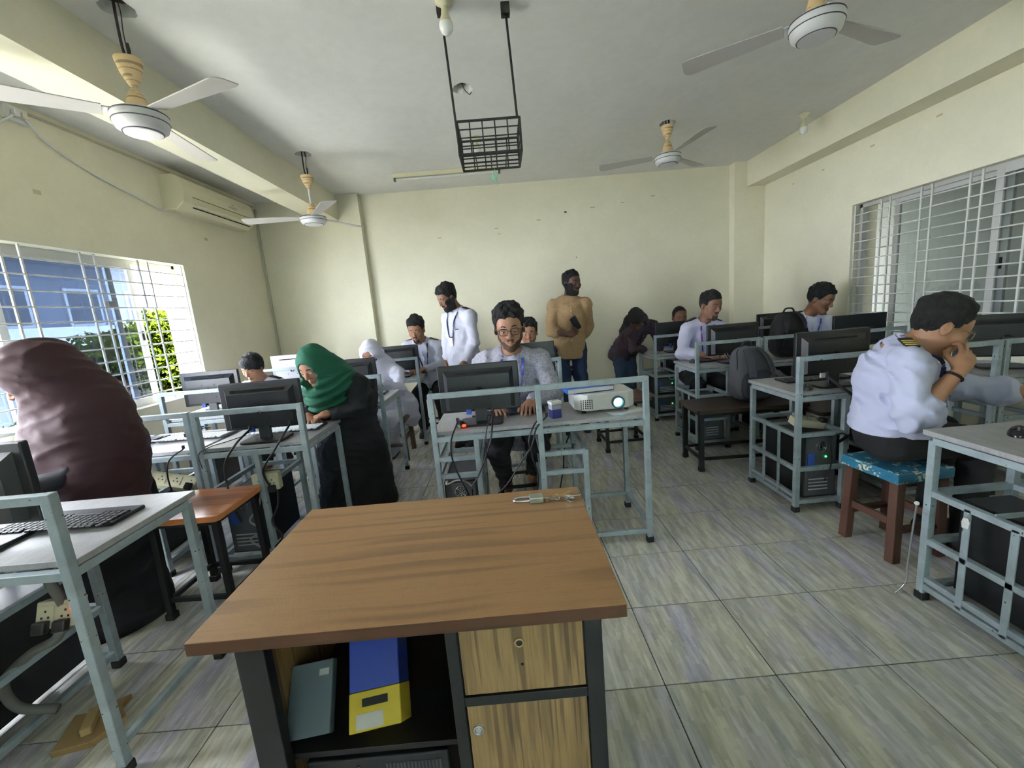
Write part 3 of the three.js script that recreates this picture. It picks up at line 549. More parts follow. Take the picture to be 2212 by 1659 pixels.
// blue enamel worn through to the cream filler along the rim of the seat (flaking with its own outline)
const texBlueSeat = dataTex(512, 512, (u, v) => {
  const n = 0.5 * pnoise(u * 14, v * 14, 14, 14, 131) + 0.35 * pnoise(u * 44, v * 44, 44, 44, 132) + 0.15 * pnoise(u * 120, v * 120, 120, 120, 133), c = n > 0.63 ? 1 : 0;
  return c ? [212, 202, 170] : [24 + 20 * n, 92 + 30 * n, 122 + 30 * n];
}, true, [2.4, 2.4]);
const blueSeat = mat(0xffffff, 0.5, { map: texBlueSeat });
const redBrown = mat(0x54362b, 0.55, { bumpMap: bumpFine, bumpScale: 0.0003 });
woodStool('wooden stool with a chipped blue seat under the man at the right', 1.93, -2.03, 0.31, 0.31, 0.47, blueSeat, redBrown, 0.1);
woodStool('brown wooden stool under the girl in the white scarf', -1.2, -4.24, 0.34, 0.44, 0.44, mat(0x5a4638, 0.5), mat(0x54402f, 0.55), 0.03);
// ================================================================ the wooden desk in front
{
  const x0 = -0.712, x1 = 0.208, z0 = -0.79, z1 = -1.392, t = 0.762, cx = (x0 + x1) / 2, cz = (z0 + z1) / 2;
  const D = thing('wooden_desk', 'wooden desk with a drawer and a cupboard door in front', 'desk', [cx, 0, cz]);
  const a = x0 - cx, b = x1 - cx, f = z0 - cz, k = z1 - cz, zf = f - 0.055, hgt = t - 0.03;
  part('desktop', rbx(a, b, hgt, t, k, f, 0.0022, 2), M.desk, D);
  part('edge_band', rbx(a + 0.002, b - 0.002, hgt + 0.001, t - 0.001, f - 0.001, f + 0.0012, 0.0005), mat(0x8a6a44, 0.5, { map: texDesk }), D);
  const leg = (xa, xb, za, zb, n = 'leg') => part(n, rbx(xa, xb, 0, hgt, za, zb, 0.002), M.blackSteel, D);
  leg(a + 0.055, a + 0.12, zf - 0.03, zf); leg(b - 0.085, b - 0.045, zf - 0.03, zf); leg(a + 0.055, a + 0.095, k + 0.04, k + 0.07); leg(b - 0.085, b - 0.045, k + 0.04, k + 0.07);
  const px0 = -0.19 - cx, px1 = b - 0.085;
  leg(px0, px0 + 0.028, zf - 0.03, zf, 'post'); leg(px0, px0 + 0.028, k + 0.04, k + 0.07, 'post');
  part('cross_bar', rbx(px0 + 0.028, px1, 0.49, 0.515, zf - 0.03, zf, 0.002), M.blackSteel, D); part('cross_bar', rbx(px0 + 0.028, px1, 0.07, 0.1, zf - 0.03, zf, 0.002), M.blackSteel, D); part('cross_bar', rbx(a + 0.12, px0, 0.07, 0.1, zf - 0.03, zf, 0.002), M.blackSteel, D);
  const panel = (xa, xb, ya, yb, za, zb, n) => part(n, rbx(xa, xb, ya, yb, za, zb, 0.001, 1), M.zebra, D);
  panel(a + 0.062, a + 0.078, 0.08, hgt, k + 0.07, zf - 0.03, 'side_panel'); panel(b - 0.07, b - 0.054, 0.08, hgt, k + 0.07, zf - 0.03, 'side_panel'); panel(px0 + 0.004, px0 + 0.02, 0.08, hgt, k + 0.07, zf - 0.03, 'divider'); panel(a + 0.08, b - 0.07, 0.3, hgt, k + 0.045, k + 0.06, 'modesty_panel');
  part('shelf', rbx(a + 0.08, px0 + 0.004, 0.345, 0.361, k + 0.07, zf - 0.04, 0.001), M.blackSteel, D);
  const dr = part('drawer', rbx(px0 + 0.031, px1 - 0.003, 0.518, hgt - 0.003, zf - 0.018, zf - 0.004, 0.0012, 1, { du: 0.3 }), M.zebra, D);
  const ring = (x, y, r, m, n, o, zz = zf - 0.003) => { const g = new THREE.TorusGeometry(r, r * 0.28, 8, 20); g.translate(x, y, zz); return part(n, g, m, o); };
  const hx = -0.025 - cx; part('lock_hole', (() => { const g = new THREE.CylinderGeometry(0.0085, 0.0085, 0.004, 20); g.rotateX(Math.PI / 2); g.translate(hx, 0.644, zf - 0.0035); return g; })(), M.dark, dr); ring(hx, 0.644, 0.0095, M.brass, 'lock_rim', dr);
  part('screw_hole', (() => { const g = new THREE.CylinderGeometry(0.003, 0.003, 0.002, 12); g.rotateX(Math.PI / 2); g.translate(hx + 0.003, 0.588, zf - 0.0035); return g; })(), M.dark, dr);
  const door = part('door', rbx(px0 + 0.031, px1 - 0.003, 0.103, 0.487, zf - 0.018, zf - 0.004, 0.0012, 1, { du: 0.9, dv: 0.2 }), M.zebra, D);
  part('lock', (() => { const g = lathe([[0, 0.007], [0.006, 0.007], [0.007, 0.005], [0.0115, 0.004], [0.013, 0.0]], 24); g.rotateX(Math.PI / 2); g.translate(-0.137 - cx, 0.425, zf - 0.004); return g; })(), M.chrome, door); ring(-0.137 - cx, 0.425, 0.0105, M.chrome, 'lock_rim', door, zf);
  // things stored in the open bay
  const bay = [a + cx + 0.12, px0 + cx];
  const dv = thing('label_box', 'blue and yellow product box lying in the open bay of the wooden desk', 'box', [-0.40, 0.482, -1.035]); dv.rotation.set(0.85, 0.12, 0);
  part('blue_sleeve', rbx(-0.062, 0.062, 0, 0.1, -0.17, 0.07, 0.003), mat(0x263a86, 0.4), dv); part('yellow_end', rbx(-0.0625, 0.0625, -0.0004, 0.1004, 0.07, 0.15, 0.003), mat(0xb49c22, 0.45), dv);
  part('window_cutout', bx(-0.03, 0.032, 0.1004, 0.1012, 0.085, 0.102), M.dark, dv); part('white_sticker', bx(-0.045, 0.02, 0.1004, 0.101, 0.115, 0.145), M.white, dv);
  const pk = thing('grey_packet', 'flat grey packet beside the blue and yellow box', 'packet', [-0.575, 0.425, -0.975]); pk.rotation.set(0.8, 0.1, 0); part('cover', rbx(-0.055, 0.055, 0, 0.03, -0.08, 0.08, 0.003), mat(0x4c565a, 0.5), pk); part('printed_mark', bx(0.02, 0.045, 0.03, 0.0305, -0.06, -0.045), M.white, pk);
  const hd = thing('black_case', 'black case with a row of vents below the shelf of the wooden desk', 'case', [-0.41, 0, -1.06]);
  part('body', rbx(-0.18, 0.18, 0.0, 0.30, -0.13, 0.15, 0.006), M.plasticBlack, hd); part('vent', join(Array.from({ length: 16 }, (_, i) => bx(0.02 + i * 0.009, 0.024 + i * 0.009, 0.23, 0.28, 0.15, 0.152))), M.plasticGrey, hd); part('carry_knob', new THREE.SphereGeometry(0.006, 10, 8).translate(-0.05, 0.275, 0.152), M.chrome, hd);
  const cc = thing('coiled_cord', 'thin pale cord lying on the black case', 'cord', [-0.5, 0.301, -0.97]); part('strand', wire([[-0.06, 0.006, 0.03], [-0.03, 0.012, -0.02], [0.02, 0.008, -0.03], [0.06, 0.01, 0.0], [0.03, 0.007, 0.03], [-0.02, 0.01, 0.02], [-0.05, 0.006, 0.0]], 0.0022, 50), M.cableGrey, cc);
  // padlock and keys
  const pl = thing('padlock', 'open steel padlock lying on the wooden desk', 'padlock', [0.06, t, -1.305], null, 0.02);
  part('body', rbx(-0.022, 0.022, 0.001, 0.020, -0.018, 0.02, 0.003, 2), mat(0xaab0a6, 0.3, { metalness: 0.85 }), pl);
  part('shackle', wire([[-0.02, 0.011, -0.012], [-0.05, 0.011, -0.014], [-0.068, 0.011, -0.008], [-0.074, 0.011, 0.002], [-0.068, 0.011, 0.012], [-0.05, 0.011, 0.016], [-0.024, 0.011, 0.016]], 0.0042, 40, 10), M.chrome, pl);
  const kr = thing('key_ring', 'bunch of keys beside the padlock on the wooden desk', 'keys', [0.125, t, -1.30]);
  for (let i = 0; i < 3; i++) part('ring', (() => { const g = new THREE.TorusGeometry(0.011 - i * 0.001, 0.0011, 6, 24); g.rotateX(1.25 + 0.2 * i); g.rotateY(i); g.translate(-0.03 + i * 0.016, 0.008, (i - 1) * 0.005); return g; })(), M.chrome, kr);
  const keyShape = (() => { const s = new THREE.Shape(); s.absarc(0, 0, 0.0105, 0.35, 2 * Math.PI - 0.35, false); s.lineTo(0.04, -0.0035); s.lineTo(0.043, 0.0); s.lineTo(0.04, 0.0035); s.lineTo(0.035, 0.002); s.lineTo(0.031, 0.0035); s.lineTo(0.027, 0.002); s.lineTo(0.022, 0.0035); const h = new THREE.Path(); h.absarc(-0.005, 0, 0.003, 0, 2 * Math.PI, true); s.holes.push(h); const g = new THREE.ExtrudeGeometry(s, { depth: 0.0018, bevelEnabled: false, curveSegments: 8 }); g.rotateX(-Math.PI / 2); return g; })();
  [[0.01, 0.3, 0.001], [0.016, -0.35, 0.004], [0.03, 0.05, 0.006], [0.022, 0.8, 0.009], [0.02, -0.9, 0.002], [0.036, -0.2, 0.011], [0.0, -0.6, 0.012]].forEach(([x, ang, y], i) => { const o = part('key', keyShape, i % 3 ? M.chrome : M.brass, kr); o.position.set(x, y + 0.001, (i % 3 - 1) * 0.007); o.rotation.y = ang; o.rotation.z = 0.05 * (i % 3); });
}
// ================================================================ ceiling fans, lamps and the projector cage
const fanWhite = mat(0xd6d5d6, 0.35), fanLine = mat(0x3c3a44, 0.5), fanBeige = mat(0xf2e4cc, 0.55, { map: dataTex(64, 256, (u, v) => { const n = pnoise(u * 3, v * 40, 3, 40, 141), d = n > 0.72 ? 0.72 : 1; return [232 * d, 212 * d, 178 * d]; }, true) }), bladeM = mat(0xb9b4b0, 0.45), rust = mat(0x2a211c, 0.8);
function ceilingFan(label, x, z, y, angles) {          // y: canopy top, canopy bottom, cone top, cone bottom, motor bottom
  const f = thing('ceiling_fan', label, 'fan', [x, 0, z], 'ceiling fans');
  const [ct, cb, kt, kb, mb] = y, hook = part('hook', wire([[-0.012, CE + 0.03, 0], [-0.014, CE - 0.03, 0], [-0.012, ct + 0.03, 0], [0, ct + 0.005, 0], [0.014, ct + 0.03, 0], [0.012, ct + 0.07, 0]], 0.006, 30, 8), rust, f);
  part('lead', wire([[0.015, CE + 0.03, 0.012], [0.022, CE - 0.03, 0.014], [0.016, (CE + ct) / 2, 0.016], [0.014, ct, 0.012]], 0.0025, 20), M.cable, f); void hook;
  part('upper_canopy', lathe([[0.012, cb], [0.016, cb + 0.005], [0.03, cb + 0.03], [0.046, cb + 0.07], [0.056, ct - 0.01], [0.057, ct], [0.052, ct]], 28), fanBeige, f);
  part('down_rod', cyl(0, kb, cb + 0.02, 0, 0.0095), fanWhite, f);
  part('lower_canopy', lathe([[0.012, kt], [0.018, kt - 0.004], [0.034, kt - 0.03], [0.05, kb + 0.015], [0.052, kb]], 28), fanBeige, f);
  const R = 0.118, mt = kb + 0.004, h = mt - mb, mo = part('motor', lathe([[0, mt], [0.06, mt], [R * 0.93, mt - h * 0.2], [R, mt - h * 0.32], [R, mt - h * 0.5], [R * 0.97, mt - h * 0.6], [R * 0.9, mt - h * 0.82], [R * 0.72, mt - h * 0.94], [R * 0.69, mt - h * 0.94], [R * 0.66, mb], [0, mb]], 40), fanWhite, f);
  const tor = (r, yy, t) => { const g = new THREE.TorusGeometry(r, t, 6, 44); g.rotateX(Math.PI / 2); g.translate(0, yy, 0); return g; };
  part('trim_ring', tor(R * 0.985, mt - h * 0.27, 0.003), fanLine, mo); part('trim_ring', tor(R * 0.985, mt - h * 0.56, 0.0024), fanLine, mo); part('trim_ring', tor(R * 0.7, mt - h * 0.95, 0.0026), fanLine, mo);
  for (const a of angles) {
    const b = part('blade', (() => { const s = new THREE.Shape(); s.moveTo(0.14, -0.045); s.lineTo(0.6, -0.07); s.quadraticCurveTo(0.635, -0.06, 0.632, -0.02); s.lineTo(0.622, 0.058); s.quadraticCurveTo(0.61, 0.068, 0.57, 0.066); s.lineTo(0.14, 0.04); s.lineTo(0.14, -0.045); const g = new THREE.ExtrudeGeometry(s, { depth: 0.003, bevelEnabled: true, bevelThickness: 0.001, bevelSize: 0.001, bevelSegments: 1 }); g.rotateX(-Math.PI / 2); g.rotateX(0.17); g.translate(0, mt - h * 0.25, 0); return g; })(), bladeM, f);
    b.rotation.y = -a * Math.PI / 180;
    part('blade_bracket', (() => { const g = rbx(0.095, 0.2, -0.004, 0.004, -0.018, 0.018, 0.002); g.rotateX(0.17); g.translate(0, mt - h * 0.25 + 0.006, 0); return g; })(), fanWhite, b);
  }
  return f;
}
ceilingFan('near ceiling fan beside the beam with its hook chain showing', -1.706, -2.357, [2.728, 2.603, 2.597, 2.505, 2.391], [22, 142, -98]);
ceilingFan('ceiling fan with a long thin rod near the air conditioner', -1.706, -4.297, [2.761, 2.647, 2.515, 2.408, 2.324], [175, 55, -65]);
ceilingFan('ceiling fan hung close to the ceiling in front of the back wall', 1.666, -4.255, [2.926, 2.804, 2.80, 2.692, 2.586], [-160, -40, 80]);
ceilingFan('nearest white ceiling fan with striped hub cut by the top edge', 1.666, -2.34, [2.926, 2.804, 2.80, 2.685, 2.57], [-143, -23, 97]);
{
  const h = thing('ceiling_hook', 'bent wire hook in the empty round ceiling box', 'hook', [SPARE[0], 0, SPARE[1]]);
  part('wire', wire([[0, CE + 0.05, 0], [0.01, CE + 0.0, 0.005], [0.03, CE - 0.03, 0.01], [0.05, CE - 0.045, 0.01], [0.062, CE - 0.03, 0.01]], 0.003, 24), rust, h); part('plate', rbx(-0.05, 0.05, CE + 0.052, CE + 0.0595, -0.05, 0.05, 0.002), rust, h);
  const frost = pmat(0xe9e9e4, 0.25, { clearcoat: 0.6 });
  function bulb(label, x, z, base, tip) {
    const b = thing('light_bulb', label, 'bulb', [x, 0, z], 'unlit bulbs on the ceiling'), L = CE - tip;
    part('holder', lathe([[0, CE], [0.045, CE], [0.045, CE - 0.012], [0.028, CE - 0.018], [0.02, CE - L * base], [0.0, CE - L * base]], 24), M.cream, b);
    part('base', lathe([[0.015, CE - L * base], [0.02, CE - L * 0.42], [0.031, CE - L * 0.6], [0.0345, CE - L * 0.66]], 28), mat(0xc9c2a2, 0.5), b);
    part('globe', lathe([[0.0345, CE - L * 0.66], [0.036, CE - L * 0.74], [0.034, CE - L * 0.84], [0.026, CE - L * 0.93], [0.014, CE - L * 0.985], [0, tip]], 28), frost, b);
  }
  bulb('unlit bulb right above the projector cage', -0.16, -2.471, 0.2, 2.79); bulb('unlit bulb beside the right beam', 2.963, -4.285, 0.25, 2.766); bulb('unlit bulb seen through the projector cage', -0.105, -4.23, 0.25, 2.81);
  const t = thing('tube_light', 'unlit tube light batten on the ceiling behind the projector cage', 'lamp', [0, 0, -5.05]);
  part('batten', rbx(-1.07, 0.12, CE - 0.045, CE, -0.022, 0.022, 0.004), M.cream, t); part('tube', rod([-1.04, CE - 0.062, 0], [0.09, CE - 0.062, 0], 0.013, 0.013, 16), M.white, t); for (const x of [-1.052, 0.102]) part('end_cap', rbx(x - 0.012, x + 0.012, CE - 0.08, CE - 0.04, -0.018, 0.018, 0.003), M.plasticGrey, t);
  // cage
  const c = thing('projector_cage', 'black wire cage hanging from two rods under the ceiling', 'cage', [0, 0, 0]);
  const A = -0.158, B = 0.185, y0 = 2.238, y1 = 2.405, zn = -2.53, zf = -2.81, iron = mat(0x14130f, 0.55), R = (p, q, r = 0.0036, n = 'wire') => part(n, rod(p, q, r, r, 7), iron, c);
  R([-0.184, CE, -2.52], [A + 0.002, y0, zn], 0.0065, 'hanger_rod'); R([0.151, CE, -2.532], [0.172, y1, zn], 0.0065, 'hanger_rod');
  part('ceiling_plate', rbx(0.128, 0.174, CE - 0.055, CE, -2.556, -2.51, 0.003), iron, c); part('ceiling_plate', rbx(-0.205, -0.165, CE - 0.04, CE, -2.54, -2.50, 0.003), iron, c);
  const bb = (p, q, n = 'frame_bar') => part(n, bar(p, q, 0.012), iron, c);
  for (const [z, yy] of [[zn, y1], [zf, y1], [zn, y0], [zf, y0]]) bb([A, yy, z], [B, yy, z]); for (const x of [A, B]) { for (const yy of [y0, y1]) bb([x, yy, zn], [x, yy, zf]); for (const z of [zn, zf]) bb([x, y0, z], [x, y1, z]); }
  for (const z of [zn, zf]) { for (let k = 1; k < 4; k++) R([A, mixf(y0, y1, k / 4), z], [B, mixf(y0, y1, k / 4), z]); for (let k = 1; k < 5; k++) R([mixf(A, B, k / 5), y0, z], [mixf(A, B, k / 5), y1, z]); }
  for (let k = 1; k < 5; k++) R([A, mixf(y0, y1, k / 5), zn], [A, mixf(y0, y1, k / 5), zf]); for (let k = 1; k < 4; k++) { R([B, mixf(y0, y1, k / 4), zn], [B, mixf(y0, y1, k / 4), zf]); R([A, y0, mixf(zn, zf, k / 4)], [B, y0, mixf(zn, zf, k / 4)]); } for (let k = 1; k < 4; k++) R([mixf(A, B, k / 4), y0, zn], [mixf(A, B, k / 4), y0, zf]);
  const g = thing('plastic_ribbon', 'torn green ribbon dangling from the projector cage', 'ribbon', [0.03, 0, -2.81]), gr = mat(0x7fc7a0, 0.5);
  part('strand', wire([[0, 2.236, 0], [0.012, 2.2, 0.004], [0.002, 2.17, 0], [0.012, 2.14, 0.0]], 0.0032, 24), gr, g); part('strand', wire([[0, 2.236, 0.004], [-0.012, 2.205, 0.0], [-0.004, 2.18, 0.006], [-0.03, 2.172, 0]], 0.003, 24), gr, g); part('leaf', (() => { const q = new THREE.SphereGeometry(0.012, 10, 8); q.scale(0.7, 1.2, 0.3); q.translate(-0.014, 2.19, 0); return q; })(), gr, g);
}
// ================================================================ air conditioner, socket and wall cable
{
  const a = thing('air_conditioner', 'cream split air conditioner high on the window wall', 'air conditioner', [XL, 0, -4.75]), L = 0.565;
  const pr = [[0, 2.545], [0, 2.832], [0.13, 2.836], [0.182, 2.80], [0.198, 2.73], [0.198, 2.66], [0.185, 2.60], [0.12, 2.545]];
  const g = ext(pr, 2 * L - 0.02, 0.008, 2); g.rotateY(0); g.translate(0, 0, -L + 0.01); part('body', g, M.cream, a);
  part('intake_panel', (() => { const s = ext([[0.135, 2.837], [0.186, 2.803], [0.203, 2.735], [0.1985, 2.735], [0.181, 2.80], [0.13, 2.832]], 2 * L - 0.12, 0.002, 1); s.translate(0, 0, -L + 0.06 - 0.05); return s; })(), mat(0xb3a27e, 0.6), a);
  part('front_seam', rbx(0.201, 0.2095, 2.655, 2.659, -L + 0.05, L - 0.12, 0.001), M.dark, a);
  part('louver', (() => { const q = rbx(-0.006, 0.006, -0.03, 0.03, -L + 0.06, L - 0.16, 0.004, 2); q.rotateZ(0.38); q.translate(0.196, 2.618, 0); return q; })(), M.cream, a);
  part('outlet_gap', (() => { const q = bx(-0.004, 0.004, -0.009, 0.009, -L + 0.05, L - 0.15); q.rotateZ(0.8); q.translate(0.168, 2.577, 0); return q; })(), M.dark, a);
  part('display', (() => { const q = new THREE.CylinderGeometry(1, 1, 0.004, 24); q.rotateZ(Math.PI / 2); q.scale(1, 0.012, 0.08); q.translate(0.207, 2.70, -0.18); return q; })(), mat(0xb9b49a, 0.4), a); part('brand_mark', bx(0.206, 0.2075, 2.728, 2.732, -0.2, -0.16), M.plasticGrey, a);
  const b = thing('wall_socket', 'white socket box with a plug high on the window wall', 'socket', [XL, 2.86, -3.04]);
  part('box', rbx(0, 0.035, -0.045, 0.045, -0.07, 0.07, 0.004), M.white, b); part('plug', rbx(0.035, 0.06, -0.02, 0.02, 0.0, 0.035, 0.005), M.white, b); part('plug', rbx(0.035, 0.055, -0.018, 0.018, -0.05, -0.02, 0.005), M.cream, b);
  const c = thing('wall_cable', 'white cable drooping from the socket to the air conditioner', 'cable', [0, 0, 0]); part('strand', wire([[XL + 0.05, 2.84, -3.07], [XL + 0.02, 2.76, -3.2], [XL + 0.012, 2.65, -3.52], [XL + 0.012, 2.575, -3.9], [XL + 0.012, 2.53, -4.16], [XL + 0.04, 2.55, -4.2]], 0.007, 60), M.white, c); part('strand', wire([[XL + 0.05, 2.84, -3.0], [XL + 0.03, 2.74, -2.9], [XL + 0.012, 2.6, -2.8], [XL + 0.012, 2.3, -2.76]], 0.007, 40), M.white, c);
  const d = thing('cable_conduit', 'thin grey conduit along the top of the window wall', 'conduit', [0, 0, 0]); part('duct', rbx(XL, XL + 0.016, 2.895, 2.911, -5.7, 1.5, 0.002), mat(0xb9b5a0, 0.6), d); const d2 = thing('corner_conduit', 'thin vertical conduit in the back corner by the air conditioner', 'conduit', [XL + 0.015, 0, -5.73]); part('duct', rbx(-0.012, 0.012, 0.1, 2.88, -0.012, 0.012, 0.002), mat(0xc2bfa8, 0.6), d2);
}
// ================================================================ the projector and what lies around it
{
  const p = thing('projector', 'white projector shining at the camera from the grey desk', 'projector', [0.545, DT, -2.50], null, 0.02);
  const body = ext([[-0.16, -0.115], [0.15, -0.115], [0.165, -0.09], [0.165, 0.07], [0.13, 0.1], [-0.1, 0.115], [-0.16, 0.06]], 0.075, 0.012, 3); body.rotateX(Math.PI / 2); body.scale(1, 1, 1); body.translate(0, 0.105, 0);
  part('housing', body, M.white, p);
  const vs = []; for (let i = 0; i < 6; i++) for (let j = 0; j < 5; j++) vs.push(rbx(-0.145 + i * 0.0125, -0.139 + i * 0.0125, 0.035 + j * 0.0115, 0.041 + j * 0.0115, 0.121 - 0.0 + (i > 3 ? 0.004 : 0.002), 0.126 + (i > 3 ? 0.004 : 0.002), 0.001)); part('vent_holes', join(vs), M.dark, p);
  part('lens_barrel', (() => { const g = new THREE.CylinderGeometry(0.036, 0.036, 0.03, 28, 1, true); g.rotateX(Math.PI / 2); g.translate(0.07, 0.06, 0.125); return g; })(), M.plasticDark, p);
  part('lens', (() => { const g = new THREE.SphereGeometry(0.03, 24, 12, 0, Math.PI * 2, 0, 0.9); g.rotateX(Math.PI / 2); g.scale(1, 1, 0.5); g.translate(0.07, 0.06, 0.118); return g; })(), mat(0xffffff, 0.2, { emissive: new THREE.Color(0.24, 0.88, 1.0), emissiveIntensity: 2.2 }), p);
  part('lens_rim', new THREE.TorusGeometry(0.033, 0.0045, 8, 32).translate(0.07, 0.06, 0.139), M.plasticGrey, p);
  for (const [x, z] of [[-0.12, 0.08], [0.13, 0.08], [0, -0.09]]) part('foot', cyl(x, 0.0, 0.022, z, 0.012), M.dark, p);
  const s = new THREE.SpotLight(new THREE.Color(0.70, 0.96, 1.0), 260, 0, 0.26, 0.25, 2); s.name = 'projector_beam'; s.position.set(0.07, 0.06, 0.15); s.castShadow = true; s.target.position.set(-0.05, 0.72, 4.4); p.add(s); p.add(s.target);
  const k = thing('hardback_book', 'bright blue book lying on the projector', 'book', [0.475, DT + 0.121, -2.50], null, 0.12); part('cover', rbx(-0.15, 0.13, 0, 0.03, -0.07, 0.08, 0.003), mat(0x2f6fd0, 0.35), k); part('pages', rbx(-0.146, 0.126, 0.003, 0.027, -0.066, 0.0815, 0.002), M.white, k);
  const k2 = thing('remote_control', 'small grey bar standing on the blue book', 'remote', [0.575, DT + 0.1515, -2.45], null, 0.5); part('body', rbx(-0.012, 0.012, 0, 0.016, -0.055, 0.055, 0.004, 2), M.plasticGrey, k2); part('keys', join([0, 1, 2, 3].map((i) => bx(-0.006, 0.006, 0.016, 0.018, -0.04 + i * 0.018, -0.03 + i * 0.018))), M.dark, k2);
  const cl = thing('paper_sheet', 'white paper sheets under the projector', 'paper', [0.63, DT, -2.47], null, 0.3); part('sheet', rbx(-0.1, 0.1, 0.0003, 0.0012, -0.14, 0.14, 0.0003), M.white, cl); const sh2 = part('sheet', rbx(-0.1, 0.1, 0.0013, 0.0022, -0.14, 0.14, 0.0003), M.white, cl); sh2.rotation.y = 0.2;
  const ad = thing('travel_adapter', 'white and dark blue plug adapter beside the projector', 'adapter', [0.255, DT, -2.38], null, 0.3); part('block', rbx(-0.03, 0.03, 0.0, 0.055, -0.026, 0.026, 0.006, 2), mat(0x2b2f6e, 0.4), ad); part('band', rbx(-0.0305, 0.0305, 0.05, 0.078, -0.0265, 0.0265, 0.004), mat(0xa3a3b4, 0.4), ad); part('face', rbx(-0.034, 0.034, 0.078, 0.1, -0.03, 0.03, 0.008, 2), M.white, ad); for (const x of [-0.008, 0.004, 0.014]) part('slot', bx(x - 0.003, x + 0.003, 0.1, 0.1008, -0.012, 0.0), M.dark, ad);
}
// ================================================================ cables
function cable(label, pts, r = 0.0045, m = M.cable, group = 'loose computer cables') { const c = thing('computer_cable', label, 'cable', [0, 0, 0], group); part('strand', wire(pts, r, 56, 7), m, c); part('plug', rod(pts[0], [pts[0][0], pts[0][1] + 0.02, pts[0][2]], 0.008, 0.008, 10), m, c); return c; }
cable('black cable looping from the red light down past the left cage', [[-0.30, 0.79, -2.33], [-0.335, 0.70, -2.215], [-0.33, 0.6, -2.2], [-0.27, 0.42, -2.2], [-0.24, 0.33, -2.2], [-0.215, 0.23, -2.21], [-0.19, 0.12, -2.22], [-0.16, 0.03, -2.22]]);
cable('long black cable sagging across the middle of the wide desk', [[0.2, 0.775, -2.33], [0.13, 0.74, -2.22], [0.1, 0.66, -2.2], [0.03, 0.56, -2.2], [-0.06, 0.44, -2.2], [-0.14, 0.375, -2.2], [-0.2, 0.355, -2.2], [-0.24, 0.37, -2.205], [-0.245, 0.43, -2.215]]);
cable('black cable from the monitor of the man in glasses to the cage', [[-0.1, 0.82, -2.39], [-0.105, 0.77, -2.25], [-0.12, 0.7, -2.205], [-0.16, 0.6, -2.2], [-0.21, 0.5, -2.2], [-0.245, 0.45, -2.205]]);
cable('thin black cable hanging behind the wide desk front', [[-0.11, 0.8, -2.39], [-0.14, 0.74, -2.2], [-0.15, 0.6, -2.19], [-0.16, 0.42, -2.19], [-0.2, 0.22, -2.2], [-0.22, 0.1, -2.2]], 0.003);
cable('black cable hanging beside the middle post', [[0.17, 0.77, -2.36], [0.11, 0.745, -2.22], [0.085, 0.68, -2.2], [0.1, 0.58, -2.2], [0.12, 0.48, -2.2], [0.1, 0.34, -2.2], [0.09, 0.2, -2.21]]);
cable('pale cable draped over the black tower of the man in glasses', [[-0.38, 0.47, -2.22], [-0.32, 0.49, -2.215], [-0.27, 0.478, -2.21], [-0.245, 0.45, -2.21]], 0.004, M.cableGrey);
cable('black cord running from the wide desk to the floor', [[0.44, 0.72, -2.75], [0.42, 0.6, -2.78], [0.35, 0.42, -2.8], [0.33, 0.25, -2.82], [0.3, 0.1, -2.84], [0.28, 0.01, -2.86]]);
cable('black video cable hanging from the vented monitor', [[-1.5, 0.83, -2.41], [-1.52, 0.78, -2.29], [-1.585, 0.68, -2.27], [-1.59, 0.55, -2.26], [-1.58, 0.42, -2.26], [-1.57, 0.33, -2.28]], 0.006);
cable('black power cable from the vented monitor to the socket board', [[-1.27, 0.84, -2.41], [-1.275, 0.79, -2.31], [-1.32, 0.72, -2.28], [-1.385, 0.63, -2.27], [-1.40, 0.56, -2.30], [-1.405, 0.5, -2.34]], 0.006);
cable('thin mouse cord trailing over the desk of the woman in green', [[-1.61, DT + 0.012, -2.56], [-1.68, DT + 0.004, -2.46], [-1.72, DT + 0.004, -2.37], [-1.73, 0.74, -2.29], [-1.72, 0.66, -2.28]], 0.0026);
cable('grey cord coiled on the light grey keyboard', [[-2.02, DT + 0.022, -2.6], [-2.05, DT + 0.05, -2.65], [-2.0, DT + 0.055, -2.72], [-1.93, DT + 0.045, -2.7], [-1.97, DT + 0.06, -2.63], [-2.03, DT + 0.04, -2.67], [-1.98, DT + 0.05, -2.75], [-2.06, DT + 0.012, -2.76]], 0.003);
cable('black cable dropping behind the stacked keyboards', [[-1.86, DT + 0.01, -2.36], [-1.885, 0.72, -2.27], [-1.9, 0.6, -2.26], [-1.88, 0.5, -2.27], [-1.84, 0.43, -2.3], [-1.83, 0.36, -2.34]], 0.004);
cable('thick black cable bundle behind the blue stool desk', [[1.945, 0.83, -2.53], [1.96, 0.78, -2.46], [2.03, 0.7, -2.4], [2.09, 0.6, -2.39], [2.075, 0.52, -2.4], [2.0, 0.47, -2.42], [1.95, 0.44, -2.42]], 0.009);
cable('thin cable looping over the caged tower behind the blue stool', [[2.02, 0.7, -2.4], [2.07, 0.56, -2.385], [2.03, 0.45, -2.39], [1.95, 0.5, -2.4], [1.9, 0.47, -2.41], [1.9, 0.3, -2.41], [1.87, 0.2, -2.42]], 0.004);
cable('black cable below the monitor of the lavender shirt', [[1.96, 0.83, -3.75], [1.965, 0.76, -3.65], [1.97, 0.66, -3.61], [1.96, 0.5, -3.6], [1.95, 0.3, -3.61]], 0.005);
cable('pale cables tied to the back row cage', [[1.9, 0.74, -4.6], [1.88, 0.6, -4.62], [1.86, 0.52, -4.63], [1.82, 0.47, -4.635], [1.78, 0.5, -4.635]], 0.005, M.cableGrey);
